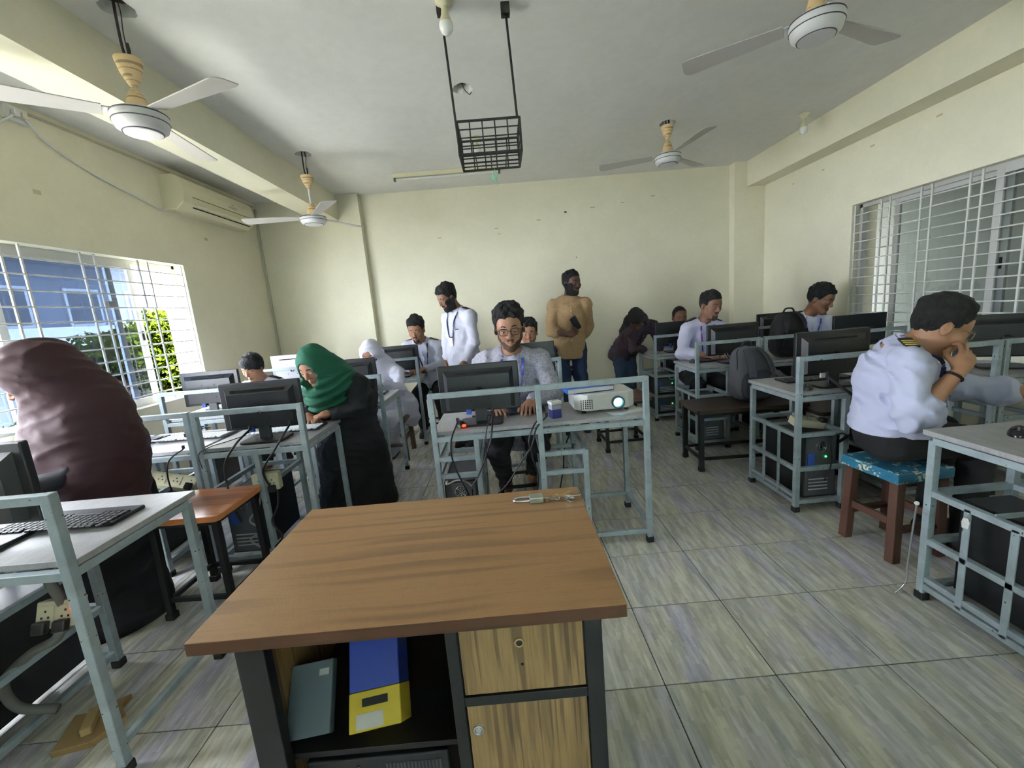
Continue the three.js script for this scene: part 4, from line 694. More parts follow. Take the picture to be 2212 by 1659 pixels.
cable('tangle of grey cords below the orange stool', [[-1.5, 0.5, -2.42], [-1.47, 0.4, -2.30], [-1.52, 0.33, -2.28], [-1.46, 0.27, -2.28], [-1.53, 0.22, -2.27], [-1.47, 0.16, -2.27], [-1.42, 0.08, -2.27], [-1.4, 0.02, -2.26]], 0.006, M.cableGrey);
cable('black cord under the desk of the woman in green', [[-1.38, 0.48, -2.36], [-1.36, 0.4, -2.3], [-1.41, 0.3, -2.3], [-1.36, 0.22, -2.29], [-1.42, 0.15, -2.3]], 0.005);
cable('thick grey hose looping in the nearest left cage', [[-1.66, 0.68, -1.40], [-1.62, 0.6, -1.36], [-1.61, 0.5, -1.37], [-1.66, 0.38, -1.37], [-1.76, 0.33, -1.36], [-1.84, 0.25, -1.33], [-1.82, 0.15, -1.33], [-1.72, 0.1, -1.36]], 0.016, mat(0x55544f, 0.7));
// socket boards, blocks of foam and what lies below the desks
function socketBoard(label, x, y, z, ry, rx, w, h, m, led) {
  const s = thing('socket_board', label, 'socket', [x, y, z], 'multi-plug socket boards'); s.rotation.set(rx, ry, 0); part('box', rbx(-w / 2, w / 2, -h / 2, h / 2, -0.025, 0.025, 0.004), m, s);
  const n = Math.max(1, Math.round(w / 0.07)); for (let i = 0; i < n; i++) { const o = part('outlet', rbx(-w / 2 + (i + 0.5) * w / n - 0.026, -w / 2 + (i + 0.5) * w / n + 0.026, -0.03, 0.03, 0.0245, 0.027, 0.002), M.cream, s); for (const [a, b] of [[0, 0.012], [-0.01, -0.008], [0.01, -0.008]]) part('pin_hole', bx(-w / 2 + (i + 0.5) * w / n + a - 0.003, -w / 2 + (i + 0.5) * w / n + a + 0.003, b - 0.003, b + 0.004, 0.027, 0.0275), M.dark, o); if (led || i === n - 1) part('plug', rbx(-w / 2 + (i + 0.5) * w / n - 0.02, -w / 2 + (i + 0.5) * w / n + 0.02, -0.055, -0.015, 0.027, 0.055, 0.006), M.plasticBlack, s); }
  if (led) part('red_light', new THREE.SphereGeometry(0.007, 10, 8).translate(w / 2 - 0.008, h / 2 - 0.03, 0.028), M.ledRed, s); return s;
}
socketBoard('cream socket board with a red light in the nearest left desk', -1.62, 0.475, -1.37, 0.15, -0.35, 0.12, 0.09, M.board, true);
socketBoard('double socket board under the desk of the woman in green', -1.435, 0.525, -2.37, 0.1, 0, 0.145, 0.1, M.board, false);
socketBoard('long socket board lying under the desk with stacked keyboards', -2.1, 0.53, -2.5, 0.5, -0.9, 0.3, 0.09, M.board, false);
socketBoard('socket board on the tower top of the desk behind the blue stool', 1.88, 0.52, -2.6, 0.2, -1.35, 0.2, 0.07, M.cream, false);
{
  const f = thing('foam_scrap', 'torn brown board scrap on the floor by the nearest left desk', 'scrap', [-1.62, 0, -1.36], null, 0.5); part('sheet', (() => { const g = ext([[-0.09, -0.06], [0.02, -0.09], [0.1, -0.03], [0.07, 0.05], [0.09, 0.09], [-0.02, 0.07], [-0.07, 0.09]], 0.02, 0.002); g.rotateX(-Math.PI / 2); return g; })(), mat(0x8a7048, 0.9), f); part('fold', rbx(-0.02, 0.015, 0.02, 0.05, -0.06, 0.05, 0.006), mat(0x9a8056, 0.9), f);
  const bx2 = thing('wood_block', 'small yellow wooden block inside the nearest left cage', 'block', [-1.86, 0.083, -1.24], null, 0.7); part('body', rbx(-0.04, 0.04, 0, 0.028, -0.014, 0.014, 0.003), mat(0xa08a48, 0.8), bx2); part('split', bx(-0.03, 0.02, 0.028, 0.0284, -0.002, 0.002), M.dark, bx2);
}
// ================================================================ backpacks
function backpack(label, x, y, z, turn, lean, m1, m2, s = 1) {
  const b = thing('backpack', label, 'backpack', [x, y, z], null, turn); b.scale.setScalar(s);
  const body = new THREE.SphereGeometry(1, 40, 28), p = body.attributes.position;
  for (let i = 0; i < p.count; i++) { let a = p.getX(i), c = p.getY(i), d = p.getZ(i); const q = (v, e) => Math.sign(v) * Math.pow(Math.abs(v), e); a = q(a, 0.62); c = q(c, 0.55); d = q(d, 0.6); const t = (c + 1) / 2, n = 0.012 * (noise3(a * 3 + x, c * 4, d * 3) - 0.5) + 0.006 * (noise3(a * 9, c * 12 + x, d * 9) - 0.5); p.setXYZ(i, a * (0.165 - 0.035 * t * t) + n, 0.21 + c * 0.21 + n, d * (0.105 - 0.03 * t) + n + lean * t * t * 0.4); }
  body.computeVertexNormals(); metreUV(body); part('bag', body, m1, b);
  const pocket = body.clone(); pocket.scale(0.84, 0.55, 0.5); pocket.translate(0, 0.02, 0.07); part('front_pocket', pocket, m2, b);
  for (const sx of [-1, 1]) { part('strap', (() => { const g = []; const pts = [[sx * 0.05, 0.405, 0.06 + lean * 0.35], [sx * 0.07, 0.34, 0.115 + lean * 0.2], [sx * 0.085, 0.2, 0.135], [sx * 0.09, 0.08, 0.115]]; const cv = new THREE.CatmullRomCurve3(pts.map((v) => V(...v))); for (let i = 0; i < 14; i++) { const a = cv.getPoint(i / 14), c = cv.getPoint((i + 1.15) / 14); g.push(bar([a.x, a.y, a.z], [c.x, c.y, c.z], 0.055, 0.012, 0.004)); } return join(g); })(), m2, b); }
  part('handle', wire([[-0.05, 0.415, lean * 0.4], [-0.03, 0.45, lean * 0.4], [0.03, 0.45, lean * 0.4], [0.05, 0.415, lean * 0.4]], 0.008, 20), m2, b);
  part('zip', wire([[-0.14, 0.12, 0.02], [-0.135, 0.3, 0.02], [-0.09, 0.4, 0.01 + lean * 0.3], [0.09, 0.4, 0.01 + lean * 0.3], [0.135, 0.3, 0.02], [0.14, 0.12, 0.02]], 0.004, 40), M.dark, b); return b;
}
backpack('grey backpack leaning on the dark bench', 1.965, 0.5, -3.36, 0.1, -0.16, mat(0x56555a, 0.85, { bumpMap: bumpCloth, bumpScale: 0.0004 }), mat(0x3b3b40, 0.85, { bumpMap: bumpCloth, bumpScale: 0.0004 }), 1.03);
backpack('black backpack standing on the desk in front of the seated boy', 2.56, DT, -3.82, -0.1, 0, mat(0x1c1a19, 0.8, { bumpMap: bumpCloth, bumpScale: 0.0004 }), mat(0x131212, 0.8), 0.96);
{
  const t = thing('paper_tag', 'small torn white tag hanging on the lower right cage', 'tag', [1.688, 0.442, -1.468]); part('paper', (() => { const g = ext([[-0.012, -0.022], [0.01, -0.02], [0.014, 0.008], [0.006, 0.022], [-0.01, 0.018], [-0.015, 0.0]], 0.001); g.rotateY(-Math.PI / 2); return g; })(), M.white, t); part('string', rod([0, 0.018, 0], [0.01, 0.04, 0], 0.001, 0.001, 6), M.cableGrey, t);
  const r = thing('steel_rod', 'thin bent steel rod leaning on the lower right desk leg', 'rod', [0, 0, 0]); part('shaft', wire([[1.682, 0.43, -1.655], [1.678, 0.3, -1.66], [1.674, 0.16, -1.664], [1.672, 0.05, -1.668], [1.64, 0.004, -1.675]], 0.004, 30), M.chrome, r); part('tip', new THREE.SphereGeometry(0.009, 10, 8).translate(1.682, 0.435, -1.655), M.white, r);
}
// ================================================================ people: distance fields meshed with surface nets
class Field {
  constructor() { this.p = []; this.post = null; }
  cone(a, b, ra, rb, k = 0.03) { const d = [b[0] - a[0], b[1] - a[1], b[2] - a[2]]; this.p.push({ t: 0, a, d, dd: d[0] * d[0] + d[1] * d[1] + d[2] * d[2] + 1e-9, ra, rb, k, c: [(a[0] + b[0]) / 2, (a[1] + b[1]) / 2, (a[2] + b[2]) / 2], R: Math.sqrt(d[0] ** 2 + d[1] ** 2 + d[2] ** 2) / 2 + Math.max(ra, rb) }); return this; }
  ell(c, r, k = 0.03, B = null) { this.p.push({ t: 1, c, r, B, k, R: Math.max(...r) }); return this; }
  at(x, y, z) {
    let s = 1e3;
    for (const q of this.p) {
      let d; const cx = x - q.c[0], cy = y - q.c[1], cz = z - q.c[2];
      const far = Math.sqrt(cx * cx + cy * cy + cz * cz) - q.R; if (far > s + q.k) continue;
      if (q.t === 0) { const px = x - q.a[0], py = y - q.a[1], pz = z - q.a[2]; let t = (px * q.d[0] + py * q.d[1] + pz * q.d[2]) / q.dd; t = t < 0 ? 0 : t > 1 ? 1 : t; const ex = px - q.d[0] * t, ey = py - q.d[1] * t, ez = pz - q.d[2] * t; d = Math.sqrt(ex * ex + ey * ey + ez * ez) - (q.ra + (q.rb - q.ra) * t); }
      else { let u = cx, v = cy, w = cz; if (q.B) { const B = q.B; u = cx * B[0] + cy * B[1] + cz * B[2]; v = cx * B[3] + cy * B[4] + cz * B[5]; w = cx * B[6] + cy * B[7] + cz * B[8]; } const a = u / q.r[0], b = v / q.r[1], c = w / q.r[2], k0 = Math.sqrt(a * a + b * b + c * c), a2 = a / q.r[0], b2 = b / q.r[1], c2 = c / q.r[2], k1 = Math.sqrt(a2 * a2 + b2 * b2 + c2 * c2); d = k1 < 1e-6 ? -Math.min(...q.r) : k0 * (k0 - 1) / k1; }
      if (q.k < 0) { const kk = -q.k, h = Math.max(kk - Math.abs(s + d), 0) / kk; s = Math.max(s, -d) + h * h * kk * 0.25; continue; }   // negative k: smooth cut
      const h = Math.max(q.k - Math.abs(s - d), 0) / q.k; s = Math.min(s, d) - h * h * q.k * 0.25;
    }
    return this.post ? this.post(s, x, y, z) : s;
  }
  box(pad) { const a = [1e9, 1e9, 1e9], b = [-1e9, -1e9, -1e9]; for (const q of this.p) { if (q.k < 0) continue; const ends = q.t === 0 ? [[q.a, q.ra], [[q.a[0] + q.d[0], q.a[1] + q.d[1], q.a[2] + q.d[2]], q.rb]] : [[q.c, q.R]]; for (const [c, r] of ends) for (let i = 0; i < 3; i++) { a[i] = Math.min(a[i], c[i] - r - pad); b[i] = Math.max(b[i], c[i] + r + pad); } } return [a, b]; }
}
function meshField(F, h, box = null) {
  const [lo, hi] = box ?? F.box(0.03), n = [0, 1, 2].map((i) => Math.ceil((hi[i] - lo[i]) / h) + 1), [nx, ny, nz] = n, S = 4, val = new Float32Array(nx * ny * nz), id = (i, j, k) => (k * ny + j) * nx + i;
  for (let k = 0; k < nz; k += S) for (let j = 0; j < ny; j += S) for (let i = 0; i < nx; i += S) {
    const c = F.at(lo[0] + (i + 1.5) * h, lo[1] + (j + 1.5) * h, lo[2] + (k + 1.5) * h), far = Math.abs(c) > h * S * 1.25 + 0.012;
    for (let c2 = k; c2 < Math.min(k + S, nz); c2++) for (let b = j; b < Math.min(j + S, ny); b++) for (let a = i; a < Math.min(i + S, nx); a++) val[id(a, b, c2)] = far ? c : F.at(lo[0] + a * h, lo[1] + b * h, lo[2] + c2 * h);
  }
  const vid = new Int32Array(nx * ny * nz).fill(-1), pos = [], idx = [];
  const E = [[0, 1], [2, 3], [4, 5], [6, 7], [0, 2], [1, 3], [4, 6], [5, 7], [0, 4], [1, 5], [2, 6], [3, 7]];
  for (let k = 0; k < nz - 1; k++) for (let j = 0; j < ny - 1; j++) for (let i = 0; i < nx - 1; i++) {
    const v = [val[id(i, j, k)], val[id(i + 1, j, k)], val[id(i, j + 1, k)], val[id(i + 1, j + 1, k)], val[id(i, j, k + 1)], val[id(i + 1, j, k + 1)], val[id(i, j + 1, k + 1)], val[id(i + 1, j + 1, k + 1)]];
    let m = 0; for (let q = 0; q < 8; q++) if (v[q] < 0) m++; if (m === 0 || m === 8) continue;
    let x = 0, y = 0, z = 0, c = 0;
    for (const [a, b] of E) if ((v[a] < 0) !== (v[b] < 0)) { const t = v[a] / (v[a] - v[b]); x += mixf(a & 1, b & 1, t); y += mixf((a >> 1) & 1, (b >> 1) & 1, t); z += mixf(a >> 2, b >> 2, t); c++; }
    vid[id(i, j, k)] = pos.length / 3; pos.push(lo[0] + (i + x / c) * h, lo[1] + (j + y / c) * h, lo[2] + (k + z / c) * h);
  }
  const quad = (a, b, c, d, f) => { if (a < 0 || b < 0 || c < 0 || d < 0) return; f ? idx.push(a, b, c, a, c, d) : idx.push(a, c, b, a, d, c); };
  for (let k = 1; k < nz - 1; k++) for (let j = 1; j < ny - 1; j++) for (let i = 1; i < nx - 1; i++) {
    const s = val[id(i, j, k)] < 0;
    if (s !== val[id(i + 1, j, k)] < 0) quad(vid[id(i, j - 1, k - 1)], vid[id(i, j, k - 1)], vid[id(i, j, k)], vid[id(i, j - 1, k)], s);
    if (s !== val[id(i, j + 1, k)] < 0) quad(vid[id(i - 1, j, k - 1)], vid[id(i - 1, j, k)], vid[id(i, j, k)], vid[id(i, j, k - 1)], s);
    if (s !== val[id(i, j, k + 1)] < 0) quad(vid[id(i - 1, j - 1, k)], vid[id(i, j - 1, k)], vid[id(i, j, k)], vid[id(i - 1, j, k)], s);
  }
  const g = new THREE.BufferGeometry(); g.setAttribute('position', new THREE.Float32BufferAttribute(pos, 3)); g.setIndex(idx); g.computeVertexNormals(); return metreUV(g);
}
// ---- the head, in its own frame: y up, z towards the nose, x to the person's left; chin at -0.12, crown at 0.125
const HB = [[-0.11, -0.16, -0.125], [0.11, 0.16, 0.13]];
function headField(fem = false) {
  const f = new Field(), j = fem ? 0.92 : 1;
  f.ell([0, 0.032, -0.014], [0.075, 0.092, 0.094], 0.02).ell([0, -0.035, 0.022], [0.058 * j, 0.078, 0.066], 0.04).ell([0, 0.045, 0.045], [0.058, 0.05, 0.045], 0.03);
  f.cone([-0.042 * j, -0.055, 0.0], [0, -0.1, 0.055], 0.024, 0.02 * j, 0.03).cone([0.042 * j, -0.055, 0.0], [0, -0.1, 0.055], 0.024, 0.02 * j, 0.03).ell([0, -0.1, 0.063], [0.02 * j, 0.016, 0.017], 0.02);
  for (const s of [-1, 1]) f.ell([s * 0.04, -0.022, 0.058], [0.024, 0.022, 0.022], 0.025);                                                   // cheeks
  for (const s of [-1, 1]) f.cone([s * 0.014, 0.024, 0.083], [s * 0.046, 0.026, 0.068], 0.0085, 0.008, 0.016);                              // brow
  for (const s of [-1, 1]) f.ell([s * 0.031, 0.004, 0.09], [0.017, 0.012, 0.014], -0.014);                                                // sockets (cut)
  f.cone([0, 0.014, 0.084], [0, -0.026, 0.104], 0.0085, 0.0115, 0.012).ell([0, -0.03, 0.1], [0.0125, 0.01, 0.012], 0.008); for (const s of [-1, 1]) f.ell([s * 0.0125, -0.033, 0.092], [0.0085, 0.0075, 0.01], 0.007);
  for (const s of [-1, 1]) { f.cone([0, -0.0585, 0.0885], [s * 0.021, -0.063, 0.078], 0.0065, 0.004, 0.006); f.cone([0, -0.069, 0.088], [s * 0.018, -0.067, 0.079], 0.0075, 0.0045, 0.006); }
  for (const s of [-1, 1]) f.ell([s * 0.031, 0.0098, 0.0805], [0.0168, 0.0085, 0.0112], 0.005).ell([s * 0.031, -0.0062, 0.079], [0.0158, 0.0052, 0.0095], 0.005);   // lids
  if (!fem) for (const s of [-1, 1]) { const a = s * 0.35, c = Math.cos(a), q = Math.sin(a), B = [c, 0, -q, 0, 1, 0, q, 0, c]; f.ell([s * 0.079, -0.006, -0.012], [0.009, 0.031, 0.019], 0.008, B); f.ell([s * 0.087, -0.004, -0.008], [0.005, 0.019, 0.011], -0.006, B); }
  f.cone([0, -0.05, -0.025], [0, -0.15, -0.035], 0.05, 0.052, 0.03);
  return f;
}
const HEADM = meshField(headField(false), 0.0036, HB), HEADF = meshField(headField(true), 0.0036, HB);
const skull = (x, y, z, g) => { const a = x / (0.075 + g), b = (y - 0.032) / (0.092 + g), c = (z + 0.014) / (0.094 + g); return (Math.sqrt(a * a + b * b + c * c) - 1) * 0.082; };
function hairGeo(o) {                                   // o: top, side, line (front hairline height), wave, nape, fringe
  const f = { at(x, y, z) {
    const up = sstep(0.02, 0.12, y), n = (noise3(x * o.fr + 5, y * o.fr, z * o.fr + o.sd) - 0.5) * o.wave * (0.35 + up) + (noise3(x * 170 + z * 40, y * 50, z * 130) - 0.5) * 0.007;
    const g = o.side + (o.top - o.side) * up + n; let d = skull(x, y, z, g);
    const fl = o.line + (o.tilt ?? 0) * x + (noise3(x * 60, 3, o.sd) - 0.5) * (o.fringe ?? 0.012), yl = z > 0.012 ? mixf(o.temple ?? 0.006, fl, sstep(0.018, 0.075, z)) : mixf(o.temple ?? 0.006, o.nape, sstep(0, -0.07, z)) - (z < 0.012 && z > -0.022 ? -0.012 : 0);
    d = Math.max(d, (yl - y) * 0.8); return d; } };
  return meshField(f, 0.004, [[-0.13, -0.13, -0.15], [0.13, 0.2, 0.15]]);
}
const HAIR = {
  short: hairGeo({ top: 0.02, side: 0.007, line: 0.072, wave: 0.018, nape: -0.05, fr: 28, sd: 1 }),
  quiff: hairGeo({ top: 0.032, side: 0.007, line: 0.075, wave: 0.018, nape: -0.045, fr: 30, sd: 4 }),
  curly: hairGeo({ top: 0.027, side: 0.012, line: 0.073, wave: 0.017, nape: -0.05, fr: 48, sd: 9 }),
  fringe: hairGeo({ top: 0.026, side: 0.017, line: 0.040, wave: 0.014, nape: -0.06, fr: 26, sd: 13, tilt: -0.25, temple: -0.005 }),
  crop: hairGeo({ top: 0.009, side: 0.005, line: 0.07, wave: 0.004, nape: -0.045, fr: 30, sd: 17 }),
  swept: hairGeo({ top: 0.026, side: 0.006, line: 0.068, wave: 0.014, nape: -0.05, fr: 24, sd: 21, tilt: 0.15 }),
  full: hairGeo({ top: 0.025, side: 0.02, line: 0.06, wave: 0.016, nape: -0.09, fr: 22, sd: 27, temple: -0.03 }),
};
function beardGeo(len, full) {
  const b = headField(false), f = { at(x, y, z) {
    let d = b.at(x, y, z) - len - 0.003 * (noise3(x * 160, y * 160, z * 160) - 0.5); const ax = Math.abs(x);
    const jag = 0.008 * (noise3(x * 90, y * 90, z * 90) - 0.5), top = (full ? (ax < 0.046 ? mixf(-0.083, -0.06, sstep(0.0, 0.046, ax)) : mixf(-0.06, 0.0, sstep(0.046, 0.064, ax))) : mixf(-0.086, -0.07, sstep(0.0, 0.04, ax))) + jag; d = Math.max(d, (y - top) * 0.9); d = Math.max(d, -0.02 - z, -0.128 - y); if (!full) d = Math.max(d, ax - 0.03);
    const m = Math.hypot((ax - 0.012) / 1.6, y + 0.0485 + ax * 0.25, (z - 0.088) * 0.6) - 0.0065; d = Math.min(d, Math.max(m, ax - 0.026)); return d; } };
  return meshField(f, 0.004, [[-0.1, -0.15, -0.06], [0.1, 0.02, 0.125]]);
}
const BEARD = { full: beardGeo(0.006, true), stubble: beardGeo(0.0012, true), goatee: beardGeo(0.003, false) };
// ---- right hand: wrist at the origin, fingers along z, palm towards -y, thumb towards +x
function handGeo(curl, spread = 0.12, thumbIn = 0.5, each = [1, 1, 1, 1]) {
  const f = new Field(); f.ell([0, 0, 0.05], [0.041, 0.0155, 0.05], 0.02).cone([0, 0, -0.01], [0, 0, 0.03], 0.027, 0.026, 0.02).ell([0.022, -0.007, 0.035], [0.02, 0.014, 0.028], 0.015);
  const X = [0.029, 0.0095, -0.0105, -0.029], Ls = [[0.042, 0.026, 0.021], [0.046, 0.029, 0.022], [0.043, 0.027, 0.021], [0.034, 0.021, 0.018]], rad = [0.0092, 0.0094, 0.009, 0.008];
  for (let i = 0; i < 4; i++) { let p = [X[i], 0.002, 0.084 - 0.006 * Math.abs(i - 1)], a = 0; const yaw = (1.2 - i) * spread, c = curl * each[i]; for (let s = 0; s < 3; s++) { a += c * [0.55, 0.75, 0.5][s]; const L = Ls[i][s], q = [p[0] + L * Math.sin(yaw) * Math.cos(a), p[1] - L * Math.sin(a), p[2] + L * Math.cos(yaw) * Math.cos(a)]; f.cone(p, q, rad[i] * (1 - 0.08 * s), rad[i] * (0.92 - 0.08 * s), 0.005); p = q; } }
  let p = [0.026, -0.006, 0.022]; const dir = [[0.72, -0.25 - 0.2 * thumbIn, 0.65], [0.45 - 0.3 * thumbIn, -0.2 - 0.2 * thumbIn, 0.85], [0.2 - 0.4 * thumbIn, -0.15, 0.95]]; [0.042, 0.032, 0.026].forEach((L, s) => { const d = dir[s], n = Math.hypot(...d), q = [p[0] + d[0] / n * L, p[1] + d[1] / n * L, p[2] + d[2] / n * L]; f.cone(p, q, 0.0125 - 0.0012 * s, 0.0113 - 0.0014 * s, 0.008); p = q; });
  return meshField(f, 0.003);
}
const HAND = { type: handGeo(0.75), relaxed: handGeo(0.5, 0.06, 0.7), flat: handGeo(0.2, 0.1, 0.3), grip: handGeo(1.35, 0.04, 1.1), pinch: handGeo(1.0, 0.05, 1.3, [0.75, 0.8, 1.1, 1.2]) };
const fabricM = (c, r = 0.85, o = {}) => mat(c, r, { bumpMap: bumpCloth, bumpScale: 0.0003, ...o });
const skinM = (c) => pmat(c, 0.55, { sheen: 0.2, sheenRoughness: 0.6 });
const hairM = mat(0x080706, 0.82, { bumpMap: bumpFine, bumpScale: 0.0015 }), eyeWhite = mat(0xd8d2c8, 0.3), irisM = mat(0x1a100a, 0.2);
const ridge = (n) => 1 - 4 * Math.abs(n - 0.5);           // creases: sharp ridges between soft hollows
const folds = (amp, fx = 13, fy = 7, sd = 0) => (d, x, y, z) => { if (Math.abs(d) > 0.06) return d; const w = 0.05 * (noise3(x * 7 + sd, y * 7, z * 7) - 0.5), q = x * 0.8 + z * 0.6; amp *= 1.0; return d - amp * 1.5 * ridge(noise3((q + y * 0.35 + w) * fx + sd, (y - q * 0.5 + w) * fy * 1.3, z * 5 + sd)) - amp * 1.1 * ridge(noise3((q - y * 0.5) * fx * 1.1 + w * 20, (y + q * 0.4) * fy * 2.4 + sd + w * 20, x * 9)) + amp * 0.5 * (noise3(x * 30, y * 30 + sd, z * 30) - 0.5); };
const lerp3 = (a, b, t) => [mixf(a[0], b[0], t), mixf(a[1], b[1], t), mixf(a[2], b[2], t)], add3 = (a, b, s = 1) => [a[0] + b[0] * s, a[1] + b[1] * s, a[2] + b[2] * s];
function person(label, s) {
  const base = [s.P[0], 0, s.P[2]], G = thing('person', label, 'person', base, s.group ?? null), b = s.build ?? 1, sk = skinM(s.skin ?? 0x7d553d);
  const put = (name, g, m, parent = G, lab = null) => { g.translate(-base[0], 0, -base[2]); return part(name, g, m, parent, lab); };
  const vv = V(...s.N).sub(V(...s.P)).normalize(), uu = V(...s.SL).sub(V(...s.SR)); uu.addScaledVector(vv, -uu.dot(vv)).normalize(); const ww = uu.clone().cross(vv), B = [uu.x, uu.y, uu.z, vv.x, vv.y, vv.z, ww.x, ww.y, ww.z];
  const len = V(...s.N).distanceTo(V(...s.P)), up = (t, f = 0) => [s.P[0] + vv.x * len * t + ww.x * f, s.P[1] + vv.y * len * t + ww.y * f, s.P[2] + vv.z * len * t + ww.z * f], sw = V(...s.SL).distanceTo(V(...s.SR)) / 2;
  const hips = [add3(s.P, [uu.x, uu.y, uu.z], 0.085 * b), add3(s.P, [uu.x, uu.y, uu.z], -0.085 * b)];
  const hs = s.head.s ?? 1, HM = new THREE.Matrix4().makeRotationFromEuler(new THREE.Euler(s.head.pitch ?? 0, s.head.yaw ?? 0, s.head.roll ?? 0, 'YXZ')).scale(V(hs, hs, hs)).setPosition(...s.head.c), hp = (x, y, z) => { const v = V(x, y, z).applyMatrix4(HM); return [v.x, v.y, v.z]; };
  // body: one skin surface with head and hands
  const bf = new Field(); bf.cone(hp(0, -0.07, -0.025), s.N, 0.05 * hs, 0.06, 0.03).cone(s.N, s.SL, 0.045, 0.045, 0.03).cone(s.N, s.SR, 0.045, 0.045, 0.03).ell(up(0.68), [sw * 0.82, len * 0.36, 0.09 * b], 0.05, B).ell(up(0.25), [0.12 * b, len * 0.35, 0.09 * b], 0.05, B).ell(up(0.02), [0.14 * b, 0.1, 0.1 * b], 0.05, B);
  for (const [S, E, W] of [[s.SL, s.EL, s.WL], [s.SR, s.ER, s.WR]]) bf.cone(S, E, 0.042, 0.036 * Math.sqrt(b), 0.02).cone(E, lerp3(E, W, 0.35), 0.036, 0.038 * Math.sqrt(b), 0.02).cone(lerp3(E, W, 0.35), W, 0.038 * Math.sqrt(b), 0.026, 0.02);
  [[hips[0], s.KL, s.AL], [hips[1], s.KR, s.AR]].forEach(([h, K, A]) => { bf.cone(h, K, 0.068, 0.048, 0.03).cone(K, A, 0.046, 0.032, 0.03); const t = s.toe ?? [0, 0, 1]; bf.cone([A[0], 0.045, A[2]], [A[0] + t[0] * 0.13, 0.03, A[2] + t[2] * 0.13], 0.034, 0.026, 0.03); bf.ell([A[0] - t[0] * 0.03, 0.035, A[2] - t[2] * 0.03], [0.032, 0.035, 0.032], 0.03); bf.cone(A, [A[0], 0.05, A[2]], 0.032, 0.034, 0.03); });
  const list = [plain(meshField(bf, 0.012))]; { const hg = (s.fem ? HEADF : HEADM).clone(); hg.applyMatrix4(HM); list.push(plain(hg)); }
  for (const side of ['L', 'R']) { const h = s['hand' + side]; if (!h) continue; const g = plain(HAND[h.k].clone()); if (side === 'L') { g.scale(-1, 1, 1); const p = g.attributes.position, n = g.attributes.normal; for (let i = 0; i < p.count; i += 3) { for (const a of [p, n]) { const t = [a.getX(i + 1), a.getY(i + 1), a.getZ(i + 1)]; a.setXYZ(i + 1, a.getX(i + 2), a.getY(i + 2), a.getZ(i + 2)); a.setXYZ(i + 2, ...t); } } }
    const zz = V(...h.d).normalize(), yy = V(...h.n).multiplyScalar(-1); yy.addScaledVector(zz, -yy.dot(zz)).normalize(); const xx = yy.clone().cross(zz); const m = new THREE.Matrix4().makeBasis(xx, yy, zz).setPosition(...s['W' + side]); g.applyMatrix4(m); list.push(g); }
  const bg = mergeGeometries(list); put('body', bg, sk);
  // face details
  for (const q of [-1, 1]) { if (!s.noEyes) { const e = new THREE.SphereGeometry(0.0112, 14, 10); e.translate(q * 0.031, 0.001, 0.0775); e.applyMatrix4(HM); const eo = put('eye', e, eyeWhite); const ir = new THREE.SphereGeometry(0.0066, 12, 8); ir.translate(q * 0.031, 0.0 - (s.lookDown ?? 0.001) * 0.4, 0.0831); ir.applyMatrix4(HM); put('iris', ir, irisM, eo); }
    if (!s.noBrows) { const br = wire([[q * 0.014, 0.0255, 0.0935], [q * 0.03, 0.031, 0.0895], [q * 0.047, 0.026, 0.0765]], 0.0036, 12, 6); br.scale(1, 1, 1); br.applyMatrix4(HM); put('eyebrow', br, hairM); } }
  if (!s.noBrows) { const lp = wire([[-0.019, -0.064, 0.0825], [-0.008, -0.0635, 0.0915], [0.008, -0.0635, 0.0915], [0.019, -0.064, 0.0825]], 0.0026, 14, 6); lp.applyMatrix4(HM); if (!s.mask) put('mouth_line', lp, mat(0x4a241c, 0.5)); }
  if (s.hair) { const g = HAIR[s.hair].clone(); g.applyMatrix4(HM); put('hair', g, hairM); }
  if (s.beard) { const g = BEARD[s.beard].clone(); g.applyMatrix4(HM); put('beard', g, s.beard === 'full' ? hairM : mat(s.beardC ?? 0x33231a, 0.8)); }
  // trousers
  if (s.trousers) { const f = new Field(); f.ell(up(0.03), [0.15 * b, 0.12, 0.112 * b], 0.05, B); [[hips[0], s.KL, s.AL], [hips[1], s.KR, s.AR]].forEach(([h, K, A]) => f.cone(h, K, 0.09 * Math.sqrt(b), 0.068, 0.03).cone(K, lerp3(K, A, s.trousers.len ?? 0.97), 0.067, s.trousers.cuff ?? 0.052, 0.03)); f.post = folds(0.005, 12, 9, 3); put('trousers', meshField(f, 0.012), fabricM(s.trousers.c)); }
  // shirt, robe or dress
  if (s.shirt) { const c = s.shirt, f = new Field();
    f.ell(up(0.70), [sw * 0.98, len * 0.36, 0.122 * b], 0.06, B).ell(up(0.34, c.belly ?? 0.005), [0.155 * b, len * 0.42, 0.128 * b], 0.06, B).ell(up(c.skirt ? 0.04 : -0.02), [0.172 * b, c.skirt ? 0.15 : 0.27, 0.135 * b], 0.06, B);
    for (const [S, E, W, sd] of [[s.SL, s.EL, s.WL, 'L'], [s.SR, s.ER, s.WR, 'R']]) { const cut = c['cut' + sd] ?? c.cut ?? 0.95; f.cone(s.N, S, 0.055, 0.058, 0.04).cone(S, E, 0.059 * Math.sqrt(b), 0.05 * Math.sqrt(b), 0.035).cone(E, lerp3(E, W, cut), 0.05 * Math.sqrt(b), cut > 0.7 ? 0.04 : 0.049, 0.03); if (cut < 0.7) f.cone(lerp3(E, W, cut - 0.12), lerp3(E, W, cut), 0.058 * Math.sqrt(b), 0.059 * Math.sqrt(b), 0.006); }
    if (c.skirt) for (const [a, e, r0, r1] of c.skirt) f.cone(a, e, r0, r1, 0.06);
